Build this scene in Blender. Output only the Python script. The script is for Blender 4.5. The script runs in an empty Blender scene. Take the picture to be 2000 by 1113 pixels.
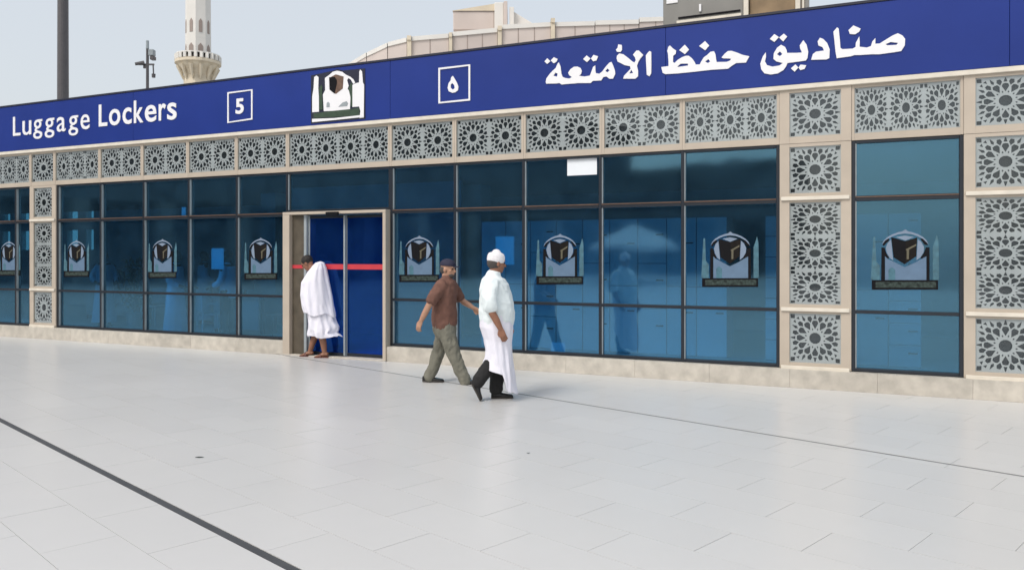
import bpy, bmesh, math, random
from mathutils import Vector, Matrix, noise
random.seed(7)
R = math.radians
scene = bpy.context.scene
col = scene.collection

# ------------------------------------------------------------------ camera, sky, sun, exposure
F = 1587.0; EYE = 1.65; HOR = 501.0
cam_d = bpy.data.cameras.new('camera'); cam = bpy.data.objects.new('camera', cam_d); col.objects.link(cam)
cam.location = (0, 0, EYE); cam.rotation_euler = (R(90), 0, 0)
cam_d.sensor_width = 36; cam_d.lens = 36 * F / 2000; cam_d.shift_y = -(556.5 - HOR) / 2000
cam_d.clip_end = 3000; cam_d.clip_start = 0.05
scene.camera = cam

SUN_DIR = Vector((-0.62, -0.68, 1.05)).normalized()
sun_el = math.asin(SUN_DIR.z); sun_az = math.atan2(SUN_DIR.x, SUN_DIR.y)
world = bpy.data.worlds.new('World'); scene.world = world; world.use_nodes = True
wn = world.node_tree; wn.nodes.clear()
wo = wn.nodes.new('ShaderNodeOutputWorld'); bg = wn.nodes.new('ShaderNodeBackground')
sky = wn.nodes.new('ShaderNodeTexSky'); sky.sky_type = 'NISHITA'; sky.sun_disc = False
sky.sun_elevation = sun_el; sky.sun_rotation = sun_az % (2 * math.pi)
sky.air_density = 1.0; sky.dust_density = 5.0; sky.ozone_density = 1.0
bg.inputs['Strength'].default_value = 0.15
hz = wn.nodes.new('ShaderNodeMix'); hz.data_type = 'RGBA'; hz.inputs['Factor'].default_value = 0.68   # thin milky high haze over the whole sky
hz.inputs['B'].default_value = (3.9, 4.02, 4.04, 1)
wn.links.new(sky.outputs[0], hz.inputs['A']); wn.links.new(hz.outputs['Result'], bg.inputs[0]); wn.links.new(bg.outputs[0], wo.inputs[0])
sun_d = bpy.data.lights.new('sun', 'SUN'); sun_d.energy = 1.15; sun_d.angle = R(22); sun_d.color = (1.0, 0.97, 0.93)
sun = bpy.data.objects.new('sun', sun_d); col.objects.link(sun)
sun.rotation_euler = (-SUN_DIR).to_track_quat('-Z', 'Y').to_euler()
sun.location = (-20, -10, 30)
scene.view_settings.view_transform = 'Standard'; scene.view_settings.look = 'None'
scene.view_settings.gamma = 1; scene.view_settings.use_curve_mapping = False
scene.view_settings.exposure = 0.49

# ------------------------------------------------------------------ materials
def new_mat(name):
    m = bpy.data.materials.new(name); m.use_nodes = True
    return m, m.node_tree, m.node_tree.nodes['Principled BSDF']
def mat(name, c, rough=0.6, metal=0.0, var=0.08, scale=6.0, bump=0.0, bscale=60.0, spec=0.5, rnd=0.0):
    m, nt, b = new_mat(name)
    b.inputs['Roughness'].default_value = rough; b.inputs['Metallic'].default_value = metal
    b.inputs['Specular IOR Level'].default_value = spec
    tc = nt.nodes.new('ShaderNodeTexCoord')
    n = nt.nodes.new('ShaderNodeTexNoise'); n.inputs['Scale'].default_value = scale; n.inputs['Detail'].default_value = 5
    nt.links.new(tc.outputs['Object'], n.inputs['Vector'])
    rp = nt.nodes.new('ShaderNodeMapRange'); rp.inputs[1].default_value = 0.3; rp.inputs[2].default_value = 0.7
    rp.inputs[3].default_value = 1 - var; rp.inputs[4].default_value = 1 + var
    nt.links.new(n.outputs['Fac'], rp.inputs[0])
    val = rp.outputs[0]
    if rnd > 0:
        oi = nt.nodes.new('ShaderNodeObjectInfo')
        r2 = nt.nodes.new('ShaderNodeMapRange'); r2.inputs[3].default_value = 1 - rnd; r2.inputs[4].default_value = 1 + rnd
        nt.links.new(oi.outputs['Random'], r2.inputs[0])
        mu = nt.nodes.new('ShaderNodeMath'); mu.operation = 'MULTIPLY'
        nt.links.new(val, mu.inputs[0]); nt.links.new(r2.outputs[0], mu.inputs[1]); val = mu.outputs[0]
    vm = nt.nodes.new('ShaderNodeVectorMath'); vm.operation = 'SCALE'
    vm.inputs[0].default_value = c; nt.links.new(val, vm.inputs['Scale'])
    nt.links.new(vm.outputs[0], b.inputs['Base Color'])
    if bump > 0:
        n2 = nt.nodes.new('ShaderNodeTexNoise'); n2.inputs['Scale'].default_value = bscale; n2.inputs['Detail'].default_value = 4
        nt.links.new(tc.outputs['Object'], n2.inputs['Vector'])
        bp = nt.nodes.new('ShaderNodeBump'); bp.inputs['Strength'].default_value = bump; bp.inputs['Distance'].default_value = 0.01
        nt.links.new(n2.outputs['Fac'], bp.inputs['Height']); nt.links.new(bp.outputs[0], b.inputs['Normal'])
    return m
def glass_mat(name, trans, refl, ior, rough=0.0, warp=0.06, film=0.0, film_c=(0.4, 0.6, 0.7)):
    m = bpy.data.materials.new(name); m.use_nodes = True; nt = m.node_tree; nt.nodes.clear()
    o = nt.nodes.new('ShaderNodeOutputMaterial'); mx = nt.nodes.new('ShaderNodeMixShader')
    fr = nt.nodes.new('ShaderNodeFresnel')
    ge = nt.nodes.new('ShaderNodeNewGeometry'); mr = nt.nodes.new('ShaderNodeMapRange')   # same reflectance on both faces of the thin pane
    mr.inputs[3].default_value = ior; mr.inputs[4].default_value = 1 / ior
    nt.links.new(ge.outputs['Backfacing'], mr.inputs[0]); nt.links.new(mr.outputs[0], fr.inputs['IOR'])
    t = nt.nodes.new('ShaderNodeBsdfTransparent'); t.inputs[0].default_value = (*trans, 1)
    g = nt.nodes.new('ShaderNodeBsdfGlossy'); g.inputs['Color'].default_value = (*refl, 1); g.inputs['Roughness'].default_value = rough
    tc = nt.nodes.new('ShaderNodeTexCoord'); n = nt.nodes.new('ShaderNodeTexNoise'); n.noise_dimensions = '4D'; n.inputs['Scale'].default_value = 0.9
    oi = nt.nodes.new('ShaderNodeObjectInfo'); mw = nt.nodes.new('ShaderNodeMath'); mw.operation = 'MULTIPLY'; mw.inputs[1].default_value = 40
    nt.links.new(oi.outputs['Random'], mw.inputs[0]); nt.links.new(mw.outputs[0], n.inputs['W'])
    bp = nt.nodes.new('ShaderNodeBump'); bp.inputs['Strength'].default_value = warp; bp.inputs['Distance'].default_value = 0.02
    nt.links.new(tc.outputs['Object'], n.inputs['Vector']); nt.links.new(n.outputs['Fac'], bp.inputs['Height'])
    nt.links.new(bp.outputs[0], g.inputs['Normal'])
    nt.links.new(fr.outputs[0], mx.inputs[0]); nt.links.new(t.outputs[0], mx.inputs[1]); nt.links.new(g.outputs[0], mx.inputs[2])
    if film > 0:
        df = nt.nodes.new('ShaderNodeBsdfDiffuse'); df.inputs['Color'].default_value = (*film_c, 1)
        ns = nt.nodes.new('ShaderNodeTexNoise'); ns.inputs['Scale'].default_value = 2.2; ns.inputs['Detail'].default_value = 8; ns.inputs['Distortion'].default_value = 0.6
        nt.links.new(tc.outputs['Object'], ns.inputs['Vector'])
        r = nt.nodes.new('ShaderNodeMapRange'); r.inputs[1].default_value = 0.3; r.inputs[2].default_value = 0.7; r.inputs[3].default_value = film * 0.5; r.inputs[4].default_value = film * 1.5
        nt.links.new(ns.outputs['Fac'], r.inputs[0]); m2 = nt.nodes.new('ShaderNodeMixShader')
        nt.links.new(r.outputs[0], m2.inputs[0]); nt.links.new(mx.outputs[0], m2.inputs[1]); nt.links.new(df.outputs[0], m2.inputs[2]); mx = m2
    nt.links.new(mx.outputs[0], o.inputs[0])
    return m
def tile_mat(name, island):
    m, nt, b = new_mat(name)
    b.inputs['Specular IOR Level'].default_value = 0.5
    geo = nt.nodes.new('ShaderNodeNewGeometry')
    n = nt.nodes.new('ShaderNodeTexNoise'); n.inputs['Scale'].default_value = 0.35; n.inputs['Detail'].default_value = 7; n.inputs['Roughness'].default_value = 0.6
    nt.links.new(geo.outputs['Position'], n.inputs['Vector'])
    n2 = nt.nodes.new('ShaderNodeTexNoise'); n2.inputs['Scale'].default_value = 3.0; n2.inputs['Detail'].default_value = 9; n2.inputs['Roughness'].default_value = 0.7
    nt.links.new(geo.outputs['Position'], n2.inputs['Vector'])
    if island: rv = geo.outputs['Random Per Island']
    else: rv = nt.nodes.new('ShaderNodeObjectInfo').outputs['Random']
    def mr(src, a, b_):
        r = nt.nodes.new('ShaderNodeMapRange'); r.inputs[1].default_value = 0.3 if src is not rv else 0; r.inputs[2].default_value = 0.7 if src is not rv else 1
        r.inputs[3].default_value = a; r.inputs[4].default_value = b_; nt.links.new(src, r.inputs[0]); return r.outputs[0]
    def mul(a, b_):
        q = nt.nodes.new('ShaderNodeMath'); q.operation = 'MULTIPLY'; nt.links.new(a, q.inputs[0]); nt.links.new(b_, q.inputs[1]); return q.outputs[0]
    v = mul(mul(mr(n.outputs['Fac'], 0.975, 1.02), mr(n2.outputs['Fac'], 0.99, 1.008)), mr(rv, 0.982, 1.014))
    vm = nt.nodes.new('ShaderNodeVectorMath'); vm.operation = 'SCALE'; vm.inputs[0].default_value = (0.595, 0.590, 0.578)
    nt.links.new(v, vm.inputs['Scale']); nt.links.new(vm.outputs[0], b.inputs['Base Color'])
    nt.links.new(mr(n.outputs['Fac'], 0.27, 0.33), b.inputs['Roughness'])
    return m

M = dict(
    tile=tile_mat('marble_tile', False), tile_far=tile_mat('marble_tile_far', True),
    grout=mat('pale_grout', (0.36, 0.36, 0.35), 0.9),
    strip_dark=mat('dark_drain_strip', (0.055, 0.057, 0.06), 0.5, var=0.15),
    strip_grey=mat('grey_joint_strip', (0.16, 0.16, 0.16), 0.6, var=0.2),
    plinth=mat('plinth_stone', (0.50, 0.465, 0.405), 0.6, var=0.16, scale=7, bump=0.2, rnd=0.07),
    beige=mat('beige_metal', (0.475, 0.41, 0.335), 0.42, var=0.05, scale=4, rnd=0.03),
    lattice=mat('lattice_metal', (0.56, 0.565, 0.55), 0.36, var=0.06, scale=5),
    lattice_back=mat('lattice_backing', (0.008, 0.016, 0.022), 0.25),
    frame=mat('dark_window_frame', (0.012, 0.017, 0.026), 0.35, var=0.1),
    edge=mat('silver_gasket', (0.30, 0.34, 0.36), 0.4),
    blue=mat('blue_sign_vinyl', (0.017, 0.038, 0.215), 0.3, var=0.09, scale=0.8, spec=0.22),
    coping=mat('dark_coping', (0.01, 0.012, 0.03), 0.5),
    white=mat('white_letter', (0.80, 0.80, 0.82), 0.5, var=0.02),
    navy=mat('navy_backing', (0.006, 0.009, 0.03), 0.5),
    dark_brown=mat('emblem_dark_brown', (0.011, 0.009, 0.008), 0.7, var=0.3, scale=20, spec=0.15), brown=mat('emblem_brown', (0.13, 0.075, 0.05), 0.5, var=0.25, scale=20), black=mat('emblem_black', (0.006, 0.006, 0.008), 0.7, spec=0.15),
    green=mat('emblem_green', (0.03, 0.06, 0.035), 0.5, var=0.2, scale=14),
    olive=mat('emblem_olive', (0.035, 0.05, 0.045), 0.7, var=0.7, spec=0.2, scale=26),
    pale2=mat('emblem_light', (0.19, 0.25, 0.34), 0.6), pale=mat('emblem_pale', (0.105, 0.175, 0.27), 0.6, var=0.08, scale=10), teal=mat('emblem_teal', (0.05, 0.135, 0.18), 0.6, var=0.3, scale=14),
    gold=mat('emblem_gold', (0.11, 0.10, 0.065), 0.5),
    red=mat('red_stripe', (0.55, 0.045, 0.06), 0.4, var=0.06),
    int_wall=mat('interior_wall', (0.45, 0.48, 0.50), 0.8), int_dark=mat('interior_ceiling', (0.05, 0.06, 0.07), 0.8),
    int_floor=mat('interior_floor', (0.50, 0.52, 0.52), 0.35), roof=mat('roof_membrane', (0.35, 0.35, 0.34), 0.9),
    locker=mat('locker_door', (0.82, 0.84, 0.85), 0.4, var=0.03, rnd=0.05), locker_body=mat('locker_body', (0.25, 0.33, 0.4), 0.5),
    handle=mat('dark_handle', (0.02, 0.025, 0.03), 0.4), paper=mat('white_paper_or_reflection', (0.78, 0.82, 0.86), 0.7, var=0.02),
    stone=mat('pale_stone', (0.56, 0.49, 0.45), 0.8, var=0.07, scale=0.4, rnd=0.05), stone_l=mat('white_stone', (0.72, 0.70, 0.66), 0.8, var=0.04, scale=0.5),
    stone_c=mat('cream_stone', (0.66, 0.58, 0.45), 0.8, var=0.1, scale=0.6), seam=mat('stone_seam', (0.33, 0.27, 0.24), 0.8),
    mast=mat('grey_mast_paint', (0.085, 0.08, 0.085), 0.4, var=0.1), cabin=mat('grey_cabin_panel', (0.22, 0.215, 0.20), 0.6, var=0.1, scale=2, bump=0.1),
    rust=mat('brown_cabin_panel', (0.25, 0.175, 0.10), 0.7, var=0.35, scale=2.0), trim=mat('cream_trim', (0.68, 0.63, 0.54), 0.6),
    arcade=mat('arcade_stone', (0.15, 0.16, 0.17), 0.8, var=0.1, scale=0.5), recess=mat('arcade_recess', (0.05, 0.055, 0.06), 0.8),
    skin=mat('skin_tan', (0.42, 0.235, 0.155), 0.5, var=0.08, scale=20, bump=0.05), skin_d=mat('skin_brown', (0.27, 0.125, 0.075), 0.5, var=0.1, scale=20, bump=0.05),
    hair=mat('dark_hair', (0.018, 0.014, 0.012), 0.7, bump=0.4, bscale=300), beard=mat('grey_beard', (0.07, 0.06, 0.055), 0.8, bump=0.4, bscale=300),
    cloth_w=mat('white_cloth', (0.80, 0.79, 0.87), 0.85, var=0.03, scale=8, bump=0.2, bscale=45), cloth_t=mat('white_tunic', (0.76, 0.83, 0.84), 0.85, var=0.03, scale=8, bump=0.2, bscale=45),
    cloth_b=mat('brown_shirt', (0.155, 0.075, 0.055), 0.85, var=0.18, scale=12, bump=0.3, bscale=60), khaki=mat('khaki_trousers', (0.175, 0.17, 0.135), 0.85, var=0.14, scale=12, bump=0.3, bscale=50),
    black_c=mat('black_cloth', (0.012, 0.012, 0.013), 0.8, bump=0.2), shoe=mat('black_shoe', (0.01, 0.01, 0.011), 0.35), sandal=mat('brown_sandal', (0.11, 0.03, 0.02), 0.5), sole=mat('shoe_sole', (0.05, 0.045, 0.04), 0.8),
    cap_n=mat('navy_cap', (0.02, 0.02, 0.045), 0.8, bump=0.2), cap_w=mat('white_cap', (0.82, 0.80, 0.82), 0.9, var=0.12, scale=60, bump=0.6, bscale=130),
    chair=mat('white_plastic', (0.7, 0.72, 0.75), 0.4), desk=mat('pale_desk', (0.42, 0.45, 0.46), 0.5), screen=mat('black_screen', (0.015, 0.015, 0.02), 0.3),
    jamb=mat('jamb_brown', (0.085, 0.07, 0.05), 0.5, var=0.3, scale=5),
    umbrella=mat('white_canopy', (0.72, 0.72, 0.72), 0.8), shrub=mat('interior_plant', (0.04, 0.09, 0.03), 0.6, var=0.3),
)
M['glass'] = glass_mat('blue_window_glass', (0.36, 0.67, 0.86), (0.44, 0.82, 1.0), 2.35, rough=0.05, warp=0.13, film=0.024, film_c=(0.20, 0.43, 0.60))
M['door_glass'] = glass_mat('deep_blue_door_glass', (0.10, 0.38, 0.88), (0.16, 0.48, 1.0), 1.8, rough=0.03, warp=0.1, film=0.04, film_c=(0.05, 0.20, 0.45))
M['clear_glass'] = glass_mat('clear_glass', (0.75, 0.9, 0.92), (1, 1, 1), 1.45)
M['lattice_glass'] = glass_mat('lattice_cover_glass', (0.90, 0.92, 0.93), (0.88, 0.95, 1.0), 1.5, film=0.012, film_c=(0.5, 0.55, 0.56))

# ------------------------------------------------------------------ helpers
def tag(o, label=None, cat=None, group=None, kind=None):
    if label: o['label'] = label
    if cat: o['category'] = cat
    if group: o['group'] = group
    if kind: o['kind'] = kind
    return o
def link(name, data, parent=None, m=None):
    o = bpy.data.objects.new(name, data); col.objects.link(o)
    if parent is not None: o.parent = parent
    if m is not None and data is not None and not data.materials: data.materials.append(m)
    return o
def empty(name, loc, rz=0, label=None, cat=None, group=None, kind=None):
    o = link(name, None); o.empty_display_size = 0.2; o.location = loc; o.rotation_euler = (0, 0, rz)
    return tag(o, label, cat, group, kind)
def box(bm, x0, x1, y0, y1, z0, z1):
    x0, x1 = min(x0, x1), max(x0, x1); y0, y1 = min(y0, y1), max(y0, y1); z0, z1 = min(z0, z1), max(z0, z1)
    v = [bm.verts.new(p) for p in ((x0,y0,z0),(x1,y0,z0),(x1,y1,z0),(x0,y1,z0),(x0,y0,z1),(x1,y0,z1),(x1,y1,z1),(x0,y1,z1))]
    for f in ((0,3,2,1),(4,5,6,7),(0,1,5,4),(1,2,6,5),(2,3,7,6),(3,0,4,7)): bm.faces.new([v[i] for i in f])
def finish(bm, name, m, parent=None, smooth=False, bevel=0.0):
    me = bpy.data.meshes.new(name)
    if bevel > 0: bmesh.ops.bevel(bm, geom=bm.edges[:], offset=bevel, segments=1, affect='EDGES', profile=0.5)
    bmesh.ops.recalc_face_normals(bm, faces=bm.faces)
    bm.to_mesh(me); bm.free()
    if smooth:
        for p in me.polygons: p.use_smooth = True
    return link(name, me, parent, m)
def boxes(name, m, parent, *bs, bevel=0.0):
    bm = bmesh.new()
    for b in bs: box(bm, *b)
    return finish(bm, name, m, parent, bevel=bevel)
def cyl(bm, p0, p1, r0, r1, seg=16):
    p0, p1 = Vector(p0), Vector(p1); t = (p1 - p0).normalized()
    s = t.orthogonal().normalized(); u = t.cross(s)
    a = [bm.verts.new(p0 + (s * math.cos(2*math.pi*i/seg) + u * math.sin(2*math.pi*i/seg)) * r0) for i in range(seg)]
    b = [bm.verts.new(p1 + (s * math.cos(2*math.pi*i/seg) + u * math.sin(2*math.pi*i/seg)) * r1) for i in range(seg)]
    for i in range(seg): bm.faces.new((a[i], a[(i+1)%seg], b[(i+1)%seg], b[i]))
    bm.faces.new(a[::-1]); bm.faces.new(b)
def lathe(bm, prof, seg=8, cx=0, cy=0, rot=0):
    rings = [[bm.verts.new((cx + r*math.cos(rot+2*math.pi*i/seg), cy + r*math.sin(rot+2*math.pi*i/seg), z)) for i in range(seg)] for r, z in prof]
    for a, b in zip(rings, rings[1:]):
        for i in range(seg): bm.faces.new((a[i], a[(i+1)%seg], b[(i+1)%seg], b[i]))
    bm.faces.new(rings[0][::-1]); bm.faces.new(rings[-1])
def flat(name, polys, thick, m, parent, y, holes=()):
    """plate lying in the local XZ plane, front face at y, with real holes; returns a mesh object"""
    cu = bpy.data.curves.new(name, 'CURVE'); cu.dimensions = '2D'; cu.fill_mode = 'BOTH'; cu.extrude = thick / 2
    for pl in list(polys) + list(holes):
        sp = cu.splines.new('POLY'); sp.points.add(len(pl) - 1)
        for i, (a, b) in enumerate(pl): sp.points[i].co = (a, b, 0, 1)
        sp.use_cyclic_u = True
    tmp = bpy.data.objects.new('tmp', cu); col.objects.link(tmp)
    dg = bpy.context.evaluated_depsgraph_get()
    me = bpy.data.meshes.new_from_object(tmp.evaluated_get(dg)); bpy.data.objects.remove(tmp); bpy.data.curves.remove(cu)
    for v in me.vertices: v.co = Vector((v.co.x, y + thick / 2 - v.co.z, v.co.y))
    me.name = name; me.materials.clear(); me.materials.append(m)
    return link(name, me, parent)
# facade frame: x along the facade to the right, y into the building, z up
P0 = Vector((-10.71, 17.0, 0)); TH = R(-25.04)
A = Vector((math.cos(TH), math.sin(TH), 0)); B = Vector((-math.sin(TH), math.cos(TH), 0))
def pp(px, py=501, d=0.0):
    u = (px - 1000) / F
    s = (u * (P0.y + d * B.y) - P0.x - d * B.x) / (A.x - u * A.y)
    Y = P0.y + s * A.y + d * B.y
    return s, EYE + (HOR - py) * Y / F
def S(px, d=0.0): return pp(px, 501, d)[0]
def W(s, d, z=0.0): return P0 + A * s + B * d + Vector((0, 0, z))
def G(px, py):
    D = EYE * F / (py - HOR); return Vector(((px - 1000) / F * D, D, 0))

# ------------------------------------------------------------------ plaza floor
a_dir = Vector((-0.7154, 0.6987, 0)); b_dir = Vector((0.6987, 0.7154, 0)); TROT = math.atan2(a_dir.y, a_dir.x)
bm = bmesh.new(); box(bm, -900, 900, -900, 900, -0.3, -0.012)
floor = tag(finish(bm, 'plaza_floor', M['grout']), 'pale polished marble plaza paving', kind='structure')
TW, TL = 0.42, 0.86
B0 = 2.265          # b coordinate of the dark strip
B1 = 7.06
GAP = 0.003
cells = []
for i in range(-60, 95):
    b0 = B0 + 0.03 + i * TW if i >= 0 else B0 - 0.03 + i * TW
    b1 = b0 + TW
    for j in range(-60, 75):
        a0 = 2.455 + j * TL + (TL / 2 if i % 2 else 0)
        c = a_dir * (a0 + TL / 2) + b_dir * (b0 + TW / 2)
        rel = c - P0
        if rel.dot(B) > 0.35 and -9 < rel.dot(A) < 30: continue
        dist = math.hypot(c.x, c.y)
        vis = c.y > 3.2 and abs(c.x) < c.y * 0.68 + 0.5 and rel.dot(B) < 0.1
        cells.append((0 if vis else 1, dist, c, b0, a0))
cells.sort(key=lambda t: (t[0], t[1]))
strip_b = [(B1 - 0.02, B1 + 0.02)]
def split_cell(b0):
    for lo, hi in strip_b:
        if b0 < lo < b0 + TW or b0 < hi < b0 + TW:
            return [(b0, lo), (hi, b0 + TW)]
    return [(b0, b0 + TW)]
bm_t = bmesh.new(); box(bm_t, -TL/2 + GAP/2, TL/2 - GAP/2, -TW/2 + GAP/2, TW/2 - GAP/2, -0.011, 0)
tile_me = bpy.data.meshes.new('paving_tile'); bm_t.to_mesh(tile_me); bm_t.free(); tile_me.materials.append(M['tile'])
far = bmesh.new(); n_tile = 0
rotm = Matrix.Rotation(TROT, 3, 'Z')
def far_tile(b0, b1, a0):
    q = [a_dir*(a0+GAP/2)+b_dir*(b0+GAP/2), a_dir*(a0+TL-GAP/2)+b_dir*(b0+GAP/2), a_dir*(a0+TL-GAP/2)+b_dir*(b1-GAP/2), a_dir*(a0+GAP/2)+b_dir*(b1-GAP/2)]
    if b1 - b0 < 0.02: return
    t = [far.verts.new(p + Vector((0,0,-0.0004*random.random()))) for p in q]; l = [far.verts.new(p + Vector((0,0,-0.011))) for p in q]
    far.faces.new(t[::-1])
    for k in range(4): far.faces.new((t[k], t[(k+1)%4], l[(k+1)%4], l[k]))
for vis, dist, c, b0, a0 in cells:
    parts = split_cell(b0)
    if n_tile < 298 and vis == 0 and len(parts) == 1:
        o = link('paving_tile', tile_me, floor); o.location = (c.x, c.y, -0.0006 * random.random()); o.rotation_euler = (0, 0, TROT); n_tile += 1
    else:
        for p in parts: far_tile(p[0], p[1], a0)
tag(finish(far, 'paving_tiles', M['tile_far'], floor), kind='stuff')
# make sure the far marble goes on as one sheet past the built tiles
def strip(b, w, m, z, a0, a1):
    bm = bmesh.new()
    q = [a_dir*a0+b_dir*(b-w/2), a_dir*a1+b_dir*(b-w/2), a_dir*a1+b_dir*(b+w/2), a_dir*a0+b_dir*(b+w/2)]
    t = [bm.verts.new(p + Vector((0,0,z))) for p in q]; l = [bm.verts.new(p + Vector((0,0,-0.011))) for p in q]
    bm.faces.new(t); 
    for k in range(4): bm.faces.new((t[k], t[(k+1)%4], l[(k+1)%4], l[k]))
    return finish(bm, 'drain_strip', m, floor)
strip(B0, 0.054, M['strip_dark'], -0.002, -50, 60)
strip(B1, 0.034, M['strip_grey'], -0.002, -50, 12.2)
# small bits of litter on the marble
for px, py, sc, w in ((390, 893, 0.7, 'left'), (1032, 885, 0.3, 'middle')):
    g = G(px, py); bm = bmesh.new()
    pts = [(-0.05, -0.012), (0.0, -0.02), (0.05, -0.004), (0.03, 0.012), (-0.03, 0.014)]
    vs = [bm.verts.new((x*sc, y*sc, 0.002 + 0.006*abs(math.sin(9*x)))) for x, y in pts]; bm.faces.new(vs)
    ext = bmesh.ops.extrude_face_region(bm, geom=bm.faces[:]); bmesh.ops.translate(bm, verts=[v for v in ext['geom'] if isinstance(v, bmesh.types.BMVert)], vec=(0, 0, 0.002))
    o = finish(bm, 'leaf_scrap', M['olive']); o.location = g
    tag(o, 'small dry scrap lying on the open marble, ' + ('the larger one toward the dark strip' if w == 'left' else 'the tiny one in front of the walkers'), 'litter')

# ------------------------------------------------------------------ locker building
bld = empty('locker_building', P0, TH, 'long low luggage locker building with blue glass front and beige lattice panels', 'building')
Z_PL, Z_LT, Z_UT, Z_GT, Z_SB, Z_ST = 0.236, 0.972, 2.372, 3.075, 3.822, 4.735
px_cols_left = [113, 196, 280, 368, 462, 560]
px_cols_right = [765, 888, 1022, 1172, 1333, 1523]
sB0, sB1 = S(1523), S(1663); sC0 = S(1882); wB = sB1 - sB0; sC1 = sC0 + wB
s_end = sC1 + 2 * (sC0 - sB1) + wB
sA0, sA1 = S(60), S(111)
wA = sA1 - sA0
s_mid = S(-75) - wA; s_start = -13.6
def part(name, m, *bs, bevel=0.004, parent=None): return boxes(name, m, parent or bld, *bs, bevel=bevel)
# plinth in stone blocks, left and right of the door
def plinth(s0, s1):
    n = max(1, round((s1 - s0) / 1.05)); w = (s1 - s0) / n
    for i in range(n):
        e = 0.002 * random.random()
        part('plinth_block', M['plinth'], (s0 + i*w + 0.0008, s0 + (i+1)*w - 0.0008, -0.10 - e, 0.16, 0, Z_PL - 0.006 + e), bevel=0.002)
plinth(s_start, S(562)); plinth(S(762), s_end)
# lattice
def clip(poly, x0, x1, y0, y1):
    def cl(p, f, inter):
        out = []
        for i in range(len(p)):
            a, b = p[i], p[(i+1) % len(p)]
            if f(a):
                out.append(a)
                if not f(b): out.append(inter(a, b))
            elif f(b): out.append(inter(a, b))
        return out
    for k, lim, sg in ((0, x0, 1), (0, x1, -1), (1, y0, 1), (1, y1, -1)):
        if not poly: return poly
        f = lambda p: (p[k] - lim) * sg > 0
        def inter(a, b):
            t = (lim - a[k]) / (b[k] - a[k]); q = [a[0] + (b[0]-a[0])*t, a[1] + (b[1]-a[1])*t]; q[k] = lim; return tuple(q)
        poly = cl(poly, f, inter)
    return poly
def area(p): return abs(sum(p[i][0]*p[(i+1)%len(p)][1] - p[(i+1)%len(p)][0]*p[i][1] for i in range(len(p)))) / 2
def rosette_holes(P):
    hs = []
    def rot(pts, an, cx=0, cy=0): c, s = math.cos(an), math.sin(an); return [(cx + x*c - y*s, cy + x*s + y*c) for x, y in pts]
    hs.append([(0.115*P*math.cos(R(30*k+15)), 0.115*P*math.sin(R(30*k+15))) for k in range(12)])
    for k in range(12):
        hs.append(rot([(0.160*P, 0), (0.186*P, 0.017*P), (0.212*P, 0), (0.186*P, -0.017*P)], R(30*k+15)))
        hs.append(rot([(0.185*P, 0), (0.30*P, 0.062*P), (0.352*P, 0.046*P), (0.362*P, 0), (0.352*P, -0.046*P), (0.30*P, -0.062*P)], R(30*k)))
        hs.append(rot([(0.325*P, 0), (0.392*P, 0.048*P), (0.452*P, 0.030*P), (0.452*P, -0.030*P), (0.392*P, -0.048*P)], R(30*k+15)))
        if k % 3: hs.append(rot([(0.386*P, 0), (0.43*P, 0.030*P), (0.53*P, 0.0), (0.43*P, -0.030*P)], R(30*k)))
        if k % 3 == 0: hs.append(rot([(0.388*P, 0.034*P), (0.485*P, 0.006*P), (0.485*P, -0.006*P), (0.388*P, -0.034*P)], R(30*k)))
    for qx in (-1, 1):
        for qy in (-1, 1):
            cx, cy = qx*0.5*P, qy*0.5*P
            base = math.atan2(-qy, -qx)
            hs.append(rot([(0.018*P, 0), (0.09*P, 0.055*P), (0.15*P, 0.0), (0.09*P, -0.055*P)], base, cx, cy))
            for d in (-1, 1): hs.append(rot([(0.168*P, d*0.012*P), (0.172*P, d*0.075*P), (0.235*P, d*0.05*P)], base, cx, cy))
    return hs
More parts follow.
